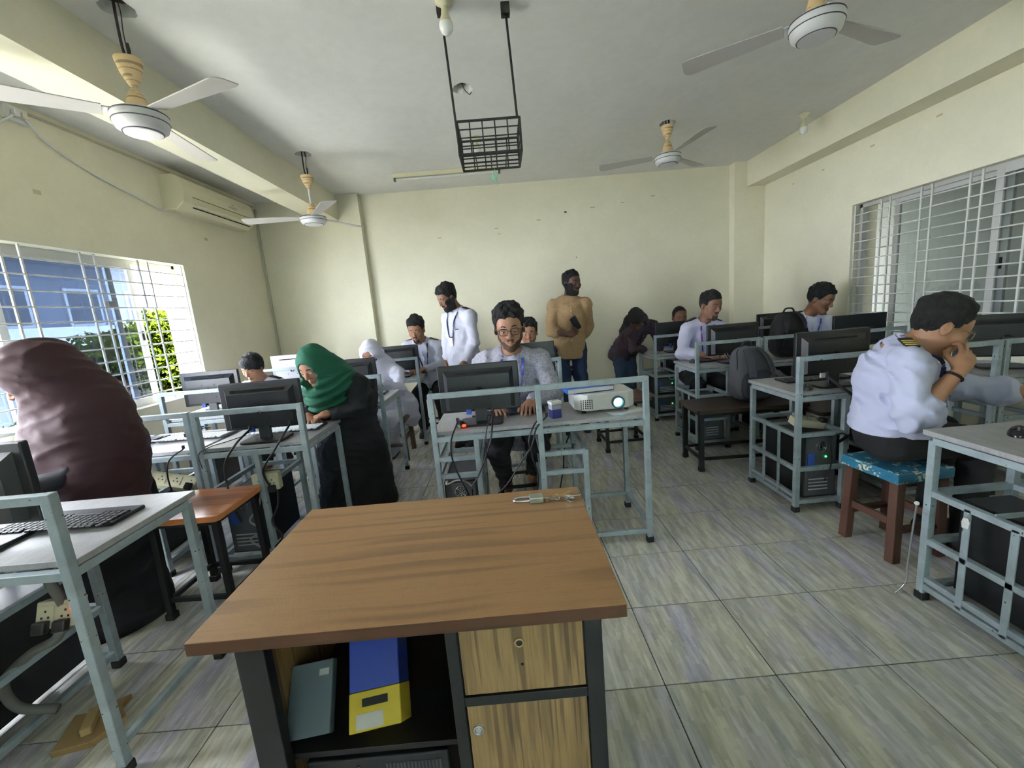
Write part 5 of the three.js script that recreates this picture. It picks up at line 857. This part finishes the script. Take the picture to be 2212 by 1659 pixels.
    const fo = folds((c.amp ?? 0.006) * 0.85, 12, 8, s.P[0] * 7), hem = c.hem ?? 0.13, na = hp(0, -0.08, -0.025), nd = V(s.N[0] - na[0], s.N[1] - na[1], s.N[2] - na[2]).normalize();
    f.post = (d, x, y, z) => { d = fo(d, x, y, z); if (!c.skirt) d = Math.max(d, -((x - s.P[0]) * vv.x + (y - s.P[1]) * vv.y + (z - s.P[2]) * vv.z) - hem); const px = x - s.N[0], py = y - s.N[1], pz = z - s.N[2], t = -(px * nd.x + py * nd.y + pz * nd.z); if (t > -0.045) { const q = Math.sqrt(Math.max(0, px * px + py * py + pz * pz - t * t)); d = Math.max(d, 0.062 - q); } return d; };
    const sm = c.m ?? fabricM(c.c), so = put(c.name ?? 'shirt', meshField(f, c.cell ?? 0.0095), sm);
    if (c.collar !== false) { const g = lathe([[0.066, -0.028], [0.073, -0.012], [0.064, 0.028], [0.0585, 0.03], [0.062, 0.0], [0.06, -0.024]], 30); const q = new THREE.Quaternion().setFromUnitVectors(V(0, 1, 0), nd.clone().negate().lerp(V(0, 1, 0), 0.3).normalize()); g.scale(1, 1, 0.95); g.applyQuaternion(q); g.translate(s.N[0] + ww.x * 0.008, s.N[1] + 0.012, s.N[2] + ww.z * 0.008); put('collar', g, c.collarM ?? sm, so);
      for (const q2 of [-1, 1]) { const p0 = V(...s.N).addScaledVector(ww, 0.07).addScaledVector(uu, q2 * 0.012).addScaledVector(vv, -0.02), lg = ext([[0, 0], [0.05, 0.035], [0.062, 0.0], [0.03, -0.05]], 0.003, 0.001); if (q2 < 0) lg.scale(-1, 1, 1); lg.applyMatrix4(new THREE.Matrix4().makeBasis(uu, vv, ww)); lg.translate(p0.x, p0.y, p0.z); put('collar_point', lg, c.collarM ?? sm, so); } }
    if (c.placket !== false && !c.skirt) { const pts = []; for (let i = 0; i <= 8; i++) { const t = 0.86 - i * 0.1; let fw = 0.0; for (let k = 0; k < 60; k++) { const p = up(t, fw); if (f.at(...p) > -0.001) break; fw += 0.005; } pts.push(up(t, fw + 0.002)); } put('placket', (() => { const g = []; for (let i = 0; i < 8; i++) g.push(bar(pts[i], pts[i + 1], 0.026, 0.004, 0.001)); return join(g); })(), sm, so); for (let i = 1; i < 8; i += 2) put('button', new THREE.SphereGeometry(0.0055, 8, 6).translate(...add3(pts[i], [ww.x, ww.y, ww.z], 0.004)), M.white, so); }
    s.surf = (t, lat) => { let fw = 0; for (let k = 0; k < 80; k++) { const p = add3(up(t, fw), [uu.x, uu.y, uu.z], lat); if (f.at(...p) > 0) break; fw += 0.004; } return add3(up(t, fw + 0.009), [uu.x, uu.y, uu.z], lat); };
    if (c.epaulettes) for (const S of [s.SL, s.SR]) { const m = lerp3(s.N, S, 0.66), dir = V(...S).sub(V(...s.N)).normalize(), g = rbx(-0.055, 0.055, -0.004, 0.006, -0.026, 0.026, 0.003), yy = V(0, 1, 0).addScaledVector(dir, -dir.y).normalize(), Mx = new THREE.Matrix4().makeBasis(dir, yy, dir.clone().cross(yy)); let h = 0.03; for (let k = 0; k < 40; k++) { if (f.at(m[0] + yy.x * h, m[1] + yy.y * h, m[2] + yy.z * h) > 0.001) break; h += 0.003; } Mx.setPosition(m[0] + yy.x * h, m[1] + yy.y * h, m[2] + yy.z * h); g.applyMatrix4(Mx); const eo = put('epaulette', g, mat(0x14161d, 0.7), so); for (const k of [-1, 0, 1]) { const st = rbx(k * 0.024 + 0.008, k * 0.024 + 0.018, 0.006, 0.0085, -0.024, 0.024, 0.001); st.applyMatrix4(Mx); put('stripe', st, c.epaulettes === 'gold' ? mat(0xb6a24a, 0.5) : mat(0x39404d, 0.6), eo); } }
    if (s.lanyard) { const z = s.lanyard.low ?? 0.3, l = [s.surf(1.0, 0.066), s.surf(0.93, 0.066), s.surf(0.85, 0.06), s.surf(0.7, 0.045), s.surf(0.5, 0.02), s.surf(z, 0.0)], r = [s.surf(1.0, -0.066), s.surf(0.93, -0.066), s.surf(0.85, -0.06), s.surf(0.7, -0.045), s.surf(0.5, -0.02), s.surf(z, 0.0)]; for (const q of [l, r]) put('lanyard', (() => { const cv = new THREE.CatmullRomCurve3(q.map((v) => V(...v))), g = []; for (let i = 0; i < 14; i++) { const a = cv.getPoint(i / 14), e = cv.getPoint((i + 1.1) / 14); g.push(bar([a.x, a.y, a.z], [e.x, e.y, e.z], 0.017, 0.003, 0.001)); } return join(g); })(), mat(s.lanyard.c ?? 0x2a348c, 0.5), G);
      if (s.lanyard.card) { const p = s.surf(z - 0.09, 0), g = rbx(-0.028, 0.028, -0.04, 0.04, -0.001, 0.001, 0.0005); g.applyMatrix4(new THREE.Matrix4().makeBasis(uu, vv, ww)); g.translate(...add3(p, [ww.x, ww.y, ww.z], 0.004)); put('id_card', g, M.white, G); } }
    if (c.pocket) { const p = s.surf(0.66, 0.075), g = rbx(-0.025, 0.025, -0.005, 0.005, -0.002, 0.002, 0.001); g.applyMatrix4(new THREE.Matrix4().makeBasis(uu, vv, ww)); g.translate(...p); put('name_tag', g, mat(0x3a4434, 0.5), so); }
  }
  if (s.extra) s.extra({ G, put, hp, HM, uu, vv, ww, up, B, sw, len, b });
  if (s.glasses) { const gm = mat(s.glasses.c ?? 0x101010, 0.35, s.glasses.metal ? { metalness: 0.9 } : {}), gl = []; for (const q of [-1, 1]) { const sh = roundRect(0.047, 0.036, 0.014).getPoints(6).map((p) => [p.x + q * 0.031, p.y + 0.0, 0.103 - Math.abs(p.x + q * 0.031) * 0.12]); sh.push(sh[0]); gl.push(wire(sh, s.glasses.r ?? 0.0022, 50, 6)); gl.push(wire([[q * 0.054, 0.008, 0.097], [q * 0.078, 0.008, 0.06], [q * 0.084, 0.004, 0.0]], 0.002, 12, 6)); } gl.push(wire([[-0.008, 0.004, 0.102], [0, 0.007, 0.106], [0.008, 0.004, 0.102]], 0.002, 8, 6)); const g = join(gl); g.applyMatrix4(HM); const go = put('glasses', g, gm); for (const q of [-1, 1]) { const le = new THREE.ShapeGeometry(roundRect(0.044, 0.033, 0.013)); le.translate(q * 0.031, 0, 0.1); le.applyMatrix4(HM); put('lens', le, pmat(s.glasses.tint ?? 0xffffff, 0.05, { transmission: 1, thickness: 0, side: THREE.DoubleSide }), go); } }
  for (const k of s.shoes ? ['AL', 'AR'] : []) { const A = s[k], t = s.toe ?? [0, 0, 1], f = new Field(); f.cone([A[0] - t[0] * 0.03, 0.045, A[2] - t[2] * 0.03], [A[0] + t[0] * 0.15, 0.035, A[2] + t[2] * 0.15], 0.045, 0.036, 0.03).cone([A[0], 0.05, A[2]], [A[0], 0.085, A[2]], 0.044, 0.042, 0.03); f.post = (d, x, y) => Math.max(d, 0.012 - y); const so = put('shoe', meshField(f, 0.007), mat(s.shoes, 0.6)); const f2 = new Field(); f2.cone([A[0] - t[0] * 0.03, 0.02, A[2] - t[2] * 0.03], [A[0] + t[0] * 0.155, 0.02, A[2] + t[2] * 0.155], 0.047, 0.04, 0.03); f2.post = (d, x, y) => Math.max(d, y - 0.022, -y); put('sole', meshField(f2, 0.007), mat(s.sole ?? 0x2b2b30, 0.7), so); }
  return G;
}
// head scarf: cap round the skull with an opening for the face, wrap round the neck and a drape over the shoulders
function scarf(ctx, s, m, o = {}) {
  const f = new Field(), inv = ctx.HM.clone().invert(), v = V(0, 0, 0), hs = s.head.s ?? 1, hp = ctx.hp;
  f.ell(hp(0, 0.03, -0.014), [0.092 * hs, 0.112 * hs, 0.112 * hs], 0.04, (() => { const e = ctx.HM.elements, q = 1 / hs; return [e[0] * q, e[1] * q, e[2] * q, e[4] * q, e[5] * q, e[6] * q, e[8] * q, e[9] * q, e[10] * q]; })());
  f.cone(hp(0, -0.02, -0.02), s.N, 0.092, 0.115, 0.06).cone(s.N, lerp3(s.N, s.SL, o.sh ?? 0.8), 0.1, o.sr ?? 0.075, 0.06).cone(s.N, lerp3(s.N, s.SR, o.sh ?? 0.8), 0.1, o.sr ?? 0.075, 0.06).cone(hp(0, -0.13, 0.03), ctx.up(o.to ?? 0.6, o.fw ?? 0.1), 0.085, o.fr ?? 0.1, 0.06);
  for (const c of o.more ?? []) f.cone(...c);
  const fo = folds((o.amp ?? 0.007) * 0.5, 9, 13, o.sd ?? 2);
  f.post = (d, x, y, z) => { d = fo(d, x, y, z); if (o.drapes) d += o.drapes(x, y, z); v.set(x, y, z).applyMatrix4(inv); if (v.z > 0.0) { const q = (Math.hypot(v.x / 0.057, (v.y + 0.02) / (o.open ?? 0.088)) - 1) * 0.055 * hs; d = Math.max(d, -Math.max(q, (0.02 - v.z) * hs)); } return d; };
  return ctx.put('head_scarf', meshField(f, 0.0085), m);
}
// ================================================================ the people in the room
const lav = 0xc4c3d8, whiteC = 0xbcbcc9;
const greyPrint = fabricM(0xffffff, 0.85, { map: dataTex(256, 256, (u, v) => { const n = pnoise(u * 40, v * 40, 40, 40, 151), k = pnoise(u * 90, v * 90, 90, 90, 152), d = n > 0.62 ? 0.84 : 1; const f = d * (0.95 + 0.1 * k); return [168 * f, 166 * f, 178 * f]; }, true, [4, 4]) });
const tanPrint = fabricM(0xffffff, 0.85, { map: dataTex(256, 256, (u, v) => { const d = pnoise(u * 60, v * 60, 60, 60, 161) > 0.7 ? 0.86 : 1; return [160 * d, 129 * d, 94 * d]; }, true, [4, 4]) });
person('seated man in black glasses and a grey shirt with a blue lanyard', {
  P: [0.04, 0.56, -3.0], N: [0.04, 1.10, -2.82], SL: [0.225, 1.04, -2.83], SR: [-0.145, 1.05, -2.83], EL: [0.285, 0.815, -2.74], ER: [-0.215, 0.82, -2.76], WL: [0.14, 0.812, -2.60], WR: [-0.1, 0.80, -2.60], KL: [0.16, 0.5, -2.63], KR: [-0.1, 0.5, -2.62], AL: [0.14, 0.1, -3.22], AR: [-0.07, 0.09, -3.08],
  head: { c: [0.037, 1.272, -2.67], yaw: -0.04, pitch: 0.2, roll: 0.03, s: 1.09 }, build: 1.15, skin: 0x966a52, beardC: 0x46301f, hair: 'curly', beard: 'stubble', glasses: { c: 0x0c0c0e }, lookDown: 0.005, shirt: { m: greyPrint, amp: 0.009, cell: 0.008 }, trousers: { c: 0x12131a, len: 0.8 }, lanyard: { c: 0x2d3a9a, low: 0.2 },
  handL: { k: 'type', d: [-0.28, -0.1, 0.9], n: [0, -1, -0.1] }, handR: { k: 'type', d: [0.25, -0.1, 0.9], n: [0, -1, 0] } });
person('standing bearded man in a tan shirt and jeans holding a phone', {
  P: [0.70, 0.93, -4.62], N: [0.72, 1.435, -4.62], SL: [0.895, 1.375, -4.60], SR: [0.545, 1.385, -4.60], EL: [0.935, 1.12, -4.70], ER: [0.495, 1.125, -4.53], WL: [0.82, 0.96, -4.80], WR: [0.645, 1.085, -4.385], KL: [0.80, 0.5, -4.58], KR: [0.61, 0.5, -4.56], AL: [0.82, 0.09, -4.62], AR: [0.60, 0.09, -4.60],
  head: { c: [0.752, 1.60, -4.585], yaw: 0.62, pitch: 0.08, s: 1.0 }, build: 1.02, skin: 0x57392b, hair: 'short', beard: 'full', shirt: { m: tanPrint, hem: 0.12, amp: 0.0045, cutR: 0.3, cutL: 0.4 }, trousers: { c: 0x1d2c4c }, handR: { k: 'grip', d: [0.85, 0.1, 0.25], n: [0.1, 0.5, 0.6] }, handL: { k: 'relaxed', d: [-0.7, -0.5, -0.2], n: [0, 0, -1] }, shoes: 0x1a1a1c });
person('standing bearded man in a white robe looking down with a hanging badge', {
  P: [-0.425, 0.92, -4.40], N: [-0.435, 1.405, -4.38], SL: [-0.315, 1.345, -4.25], SR: [-0.56, 1.35, -4.49], EL: [-0.305, 1.09, -4.27], ER: [-0.60, 1.10, -4.48], WL: [-0.405, 0.925, -4.19], WR: [-0.61, 0.93, -4.40], KL: [-0.36, 0.5, -4.34], KR: [-0.46, 0.5, -4.42], AL: [-0.36, 0.09, -4.36], AR: [-0.47, 0.09, -4.44],
  head: { c: [-0.525, 1.545, -4.32], yaw: -0.95, pitch: 0.42, s: 0.98 }, build: 0.94, skin: 0x7a533d, hair: 'quiff', beard: 'full', toe: [-0.7, 0, 0.7], shirt: { c: whiteC, name: 'robe', amp: 0.006, skirt: [[[-0.425, 0.95, -4.40], [-0.42, 0.5, -4.40], 0.155, 0.2]], epaulettes: 'dark', pocket: true, cut: 0.9 }, trousers: { c: 0xc8c8cc }, lanyard: { c: 0x2a3566, low: 0.5, card: true }, handL: { k: 'relaxed', d: [-0.1, -1, 0.05], n: [-0.8, 0, -0.5] }, handR: { k: 'relaxed', d: [0, -1, 0.1], n: [0.8, 0, 0.4] }, shoes: 0x222224 });
person('seated boy with yellow striped epaulettes in the back row', {
  P: [-0.93, 0.56, -5.18], N: [-0.955, 1.10, -5.02], SL: [-0.77, 1.035, -5.0], SR: [-1.135, 1.055, -5.0], EL: [-0.745, 0.82, -4.95], ER: [-1.17, 0.83, -4.95], WL: [-0.92, 0.80, -4.86], WR: [-1.08, 0.80, -4.86], KL: [-0.80, 0.5, -4.84], KR: [-1.05, 0.5, -4.84], AL: [-0.78, 0.08, -4.95], AR: [-1.04, 0.08, -4.95],
  head: { c: [-0.985, 1.242, -4.90], yaw: -0.12, pitch: 0.3, s: 1.1 }, build: 0.98, skin: 0x92664b, hair: 'quiff', beard: 'goatee', lookDown: 0.005, shirt: { c: whiteC, epaulettes: 'gold' }, trousers: { c: 0x0f0f12 }, lanyard: { c: 0x1e2230, low: 0.35 }, handL: { k: 'type', d: [-0.6, -0.05, 0.7], n: [0, -1, 0] }, handR: { k: 'type', d: [0.3, 0, 0.9], n: [0, -1, 0] }, shoes: 0x141416 });
person('seated boy in a lavender shirt with dark epaulettes', {
  P: [1.98, 0.56, -4.44], N: [1.985, 1.105, -4.24], SL: [2.145, 1.035, -4.24], SR: [1.82, 1.045, -4.22], EL: [2.21, 0.82, -4.16], ER: [1.725, 0.82, -4.15], WL: [2.08, 0.80, -4.0], WR: [1.90, 0.795, -4.02], KL: [2.1, 0.5, -4.1], KR: [1.86, 0.5, -4.1], AL: [2.1, 0.08, -4.25], AR: [1.86, 0.08, -4.25],
  head: { c: [2.0, 1.262, -4.12], yaw: 0.32, pitch: 0.22, s: 1.05 }, skin: 0x7d5641, hair: 'short', beard: 'goatee', shirt: { c: lav, epaulettes: 'dark', cut: 0.45 }, trousers: { c: 0x15161c }, lanyard: { c: 0x7a3a8a, low: 0.5 }, handR: { k: 'type', d: [0.5, -0.1, 0.8], n: [0, -1, 0] }, handL: { k: 'type', d: [-0.4, -0.1, 0.8], n: [0, -1, 0] } });
person('seated boy with tousled hair and a lanyard beside the dark window', {
  P: [3.06, 0.55, -4.46], N: [3.06, 1.08, -4.26], SL: [3.205, 1.005, -4.23], SR: [2.90, 1.025, -4.26], EL: [3.28, 0.82, -4.18], ER: [2.84, 0.82, -4.2], WL: [3.12, 0.80, -4.05], WR: [3.0, 0.80, -4.06], KL: [3.17, 0.5, -4.14], KR: [2.94, 0.5, -4.14], AL: [3.17, 0.08, -4.25], AR: [2.94, 0.08, -4.25],
  head: { c: [3.085, 1.232, -4.14], yaw: 0.5, pitch: 0.38, s: 1.08 }, skin: 0x7a5238, hair: 'curly', shirt: { c: 0xcfcfd8, epaulettes: 'dark' }, trousers: { c: 0x15161c }, lanyard: { c: 0x2f3aa0, low: 0.5 } });
person('boy with cropped hair peeking over the back row monitor', {
  P: [2.2, 0.52, -5.52], N: [2.2, 0.96, -5.42], SL: [2.36, 0.91, -5.41], SR: [2.04, 0.91, -5.41], EL: [2.4, 0.74, -5.3], ER: [2.0, 0.74, -5.3], WL: [2.28, 0.79, -5.16], WR: [2.12, 0.79, -5.16], KL: [2.3, 0.48, -5.25], KR: [2.1, 0.48, -5.25], AL: [2.3, 0.08, -5.35], AR: [2.1, 0.08, -5.35],
  head: { c: [2.197, 1.112, -5.33], yaw: -0.1, pitch: 0.2, s: 1.02 }, skin: 0x7d5641, hair: 'crop', shirt: { c: 0x8d8f9a }, trousers: { c: 0x15161c } });
person('person in dark maroon bending over the back row desk', {
  P: [1.50, 0.74, -5.40], N: [1.68, 1.10, -5.20], SL: [1.82, 1.04, -5.20], SR: [1.545, 1.00, -5.13], EL: [1.86, 0.84, -5.12], ER: [1.53, 0.80, -5.10], WL: [1.82, 0.79, -5.0], WR: [1.64, 0.785, -5.02], KL: [1.58, 0.42, -5.36], KR: [1.46, 0.42, -5.36], AL: [1.58, 0.08, -5.42], AR: [1.45, 0.08, -5.42],
  head: { c: [1.578, 1.135, -5.08], yaw: -0.35, pitch: 0.95, s: 1.02 }, skin: 0x5e4032, hair: 'full', shirt: { c: 0x33212a, amp: 0.009 }, trousers: { c: 0x24344a }, extra(c) { const f = new Field(); f.ell(c.up(0.86, -0.08), [0.16, 0.1, 0.11], 0.06).cone(c.up(0.95, -0.06), c.up(0.5, -0.1), 0.11, 0.1, 0.06); f.post = folds(0.008, 10, 12, 5); c.put('shawl', meshField(f, 0.011), fabricM(0x0e0c10)); } });
person('boy whose eyes show over the shoulder of the man in glasses', {
  P: [0.25, 0.52, -4.36], N: [0.25, 0.99, -4.24], SL: [0.41, 0.93, -4.23], SR: [0.09, 0.93, -4.23], EL: [0.46, 0.76, -4.12], ER: [0.04, 0.76, -4.12], WL: [0.33, 0.79, -3.98], WR: [0.15, 0.79, -3.98], KL: [0.34, 0.48, -4.1], KR: [0.14, 0.48, -4.1], AL: [0.34, 0.08, -4.2], AR: [0.14, 0.08, -4.2],
  head: { c: [0.238, 1.148, -4.13], yaw: -0.05, pitch: 0.15, s: 1.0 }, skin: 0x92664b, hair: 'curly', shirt: { c: 0xc6c7d4 }, trousers: { c: 0x15161c } });
person('seated boy with a fringe by the open window', {
  P: [-2.42, 0.5, -4.40], N: [-2.42, 0.885, -4.26], SL: [-2.26, 0.835, -4.24], SR: [-2.58, 0.835, -4.25], EL: [-2.2, 0.7, -4.1], ER: [-2.62, 0.7, -4.1], WL: [-2.32, 0.79, -3.94], WR: [-2.5, 0.79, -3.94], KL: [-2.3, 0.46, -4.1], KR: [-2.5, 0.46, -4.1], AL: [-2.3, 0.08, -4.2], AR: [-2.5, 0.08, -4.2],
  head: { c: [-2.44, 1.03, -4.14], yaw: -0.12, pitch: 0.35, s: 1.02 }, skin: 0x9a6d50, hair: 'fringe', lookDown: 0.006, shirt: { c: whiteC, epaulettes: 'dark' }, trousers: { c: 0x15161c } });
person('seated girl in a white scarf, white dress and black face mask', { fem: true,
  P: [-1.2, 0.5, -4.34], N: [-1.235, 0.925, -4.24], SL: [-1.085, 0.865, -4.2], SR: [-1.405, 0.875, -4.21], EL: [-1.03, 0.70, -4.07], ER: [-1.46, 0.70, -4.07], WL: [-1.165, 0.795, -3.92], WR: [-1.37, 0.79, -3.90], KL: [-1.15, 0.45, -3.98], KR: [-1.345, 0.45, -3.97], AL: [-1.235, 0.09, -4.30], AR: [-1.395, 0.09, -4.26],
  head: { c: [-1.285, 1.07, -4.12], yaw: -0.12, pitch: 0.4, s: 0.98 }, build: 0.92, skin: 0x8a6048, lookDown: 0.006, mask: true, shirt: { c: whiteC, name: 'dress', collar: false, placket: false, amp: 0.009, skirt: [[[-1.2, 0.5, -4.34], [-1.22, 0.42, -4.1], 0.17, 0.16], [[-1.1, 0.48, -4.38], [-1.06, 0.36, -4.42], 0.14, 0.1]] }, trousers: { c: 0xcfcfd8, cuff: 0.062, len: 0.92 }, shoes: 0xb9bcc4, sole: 0x2a2b30, handL: { k: 'type', d: [-0.5, -0.05, 0.8], n: [0, -1, 0] }, handR: { k: 'type', d: [0.3, 0, 0.9], n: [0, -1, 0] },
  extra(c) { scarf(c, this, fabricM(0xc4c4d0), { to: 0.45, fw: 0.1, fr: 0.1, sd: 5, amp: 0.008 }); const f = headField(true), g = { at(x, y, z) { let d = f.at(x, y, z) - 0.005; d = Math.max(d, y + 0.012, -0.115 - y, 0.012 - z); return d; } }; const q = meshField(g, 0.004, [[-0.09, -0.14, -0.01], [0.09, 0.02, 0.13]]); q.applyMatrix4(c.HM); c.put('face_mask', q, fabricM(0x17171b)); } });
person('woman in a green scarf and black gown leaning over her keyboard', { fem: true,
  P: [-1.16, 0.83, -3.12], N: [-1.195, 1.0, -2.985], SL: [-1.045, 0.96, -2.96], SR: [-1.36, 0.95, -2.99], EL: [-1.04, 0.80, -2.88], ER: [-1.40, 0.79, -2.93], WL: [-1.20, 0.805, -2.79], WR: [-1.345, 0.80, -2.79], KL: [-1.12, 0.45, -3.05], KR: [-1.28, 0.45, -3.05], AL: [-1.12, 0.08, -3.08], AR: [-1.30, 0.08, -3.08],
  head: { c: [-1.268, 1.12, -2.84], yaw: -0.32, pitch: 0.42, s: 1.02 }, build: 0.95, skin: 0x94664c, lookDown: 0.006, handL: { k: 'type', d: [-0.75, -0.1, 0.55], n: [0, -1, 0] }, handR: { k: 'type', d: [0.5, -0.15, 0.8], n: [0, -1, 0] },
  shirt: { c: 0x0d0d0f, name: 'gown', collar: false, placket: false, amp: 0.008, cut: 0.92, skirt: [[[-1.15, 0.82, -3.08], [-1.22, 0.5, -3.08], 0.17, 0.2], [[-1.2, 0.5, -3.08], [-1.24, 0.04, -3.07], 0.2, 0.235], [[-1.08, 0.5, -3.1], [-1.03, 0.05, -3.12], 0.12, 0.1]] },
  extra(c) { scarf(c, this, fabricM(0x0b5039, 0.8), { to: -0.2, fw: 0.13, fr: 0.1, sh: 0.45, sr: 0.07, sd: 8, amp: 0.006, drapes: (x, y, z) => y < 1.06 && z > -2.97 ? 0.012 * Math.sin(105 * (y - 2.2 * (x + 1.27) * (x + 1.27))) : 0, more: [[[-1.27, 1.0, -2.86], [-1.27, 0.90, -2.83], 0.1, 0.085, 0.05], [[-1.19, 1.07, -2.91], [-1.14, 1.0, -2.95], 0.1, 0.07, 0.06]] }); } });
person('woman in a long maroon scarf seen against the window', { fem: true,
  P: [-2.07, 0.58, -2.06], N: [-2.06, 1.09, -2.03], SL: [-1.95, 1.03, -1.93], SR: [-2.22, 1.03, -2.14], EL: [-1.93, 0.83, -1.86], ER: [-2.3, 0.83, -2.0], WL: [-2.07, 0.80, -1.74], WR: [-2.27, 0.80, -1.76], KL: [-2.05, 0.46, -1.78], KR: [-2.2, 0.46, -1.85], AL: [-2.05, 0.08, -1.9], AR: [-2.2, 0.08, -1.95],
  head: { c: [-2.125, 1.258, -1.95], yaw: -0.95, pitch: 0.5, s: 1.05 }, build: 1.0, skin: 0x8a5f48, shirt: { c: 0x14121a, name: 'gown', collar: false, placket: false, amp: 0.006, skirt: [[[-2.07, 0.6, -2.06], [-2.1, 0.4, -1.95], 0.2, 0.22], [[-2.08, 0.4, -2.0], [-2.08, 0.05, -2.0], 0.2, 0.22]] }, handL: { k: 'type', d: [-0.5, 0, 0.8], n: [0, -1, 0] },
  extra(c) { scarf(c, this, fabricM(0x35171d, 0.8), { to: 0.3, fw: 0.1, fr: 0.16, sd: 11, amp: 0.008, more: [[[-2.06, 1.12, -2.04], [-2.03, 0.9, -2.02], 0.15, 0.2, 0.08], [[-2.03, 0.9, -2.02], [-2.03, 0.68, -2.0], 0.2, 0.2, 0.08], [[-2.1, 1.3, -2.0], [-1.98, 1.08, -2.03], 0.12, 0.13, 0.08], [[-1.97, 1.03, -1.97], [-1.95, 0.8, -1.92], 0.11, 0.12, 0.06]] }); } });
person('man at the right in a pale shirt holding his glasses and rubbing his eyes', {
  P: [1.905, 0.60, -2.06], N: [1.925, 1.03, -2.06], SL: [2.03, 0.975, -2.22], SR: [1.85, 0.985, -1.905], EL: [2.32, 0.80, -2.12], ER: [1.805, 0.755, -1.825], WL: [2.52, 0.79, -1.86], WR: [1.985, 0.955, -1.815], KL: [2.27, 0.565, -2.14], KR: [2.27, 0.565, -1.95], AL: [2.2, 0.1, -2.1], AR: [2.2, 0.1, -1.92],
  head: { c: [2.045, 1.135, -1.975], yaw: 1.18, pitch: 0.42, roll: 0, s: 1.08 }, build: 1.22, skin: 0x8e6449, hair: 'swept', toe: [1, 0, 0], shoes: 0x161618, lookDown: 0.005, glasses: { c: 0x9a8a60, metal: true, r: 0.0016 }, shirt: { c: 0xb9bcd6, amp: 0.010, cell: 0.008, belly: 0.03, hem: -0.03, cut: 0.32, cutL: 0.45, cutR: 0.22, epaulettes: 'gold' }, trousers: { c: 0x131317 }, lanyard: { c: 0x1c2050, low: 0.6 }, handR: { k: 'pinch', d: [0.6, 0.8, -0.2], n: [0.3, 0.0, -0.9] }, handL: { k: 'type', d: [0.8, -0.1, 0.5], n: [0, -1, 0] },
  extra(c) { const a = lerp3([1.805, 0.755, -1.825], [1.985, 0.955, -1.815], 0.88), g = new THREE.TorusGeometry(0.031, 0.006, 8, 28), d = V(0.18, 0.2, 0.01).normalize(); g.applyQuaternion(new THREE.Quaternion().setFromUnitVectors(V(0, 0, 1), d)); g.translate(...a); c.put('wrist_band', g, M.dark); } });
{
  const p = thing('mobile_phone', 'dark phone in the hand of the man in the tan shirt', 'phone', [0.735, 1.19, -4.36]); p.rotation.set(0.2, 0.3, 0.5); part('case', rbx(-0.036, 0.036, -0.075, 0.075, -0.005, 0.005, 0.004, 2), M.plasticBlack, p); part('display', bx(-0.032, 0.032, -0.07, 0.07, -0.0056, -0.0052), M.dark, p);
}
renderer.render(scene, camera);
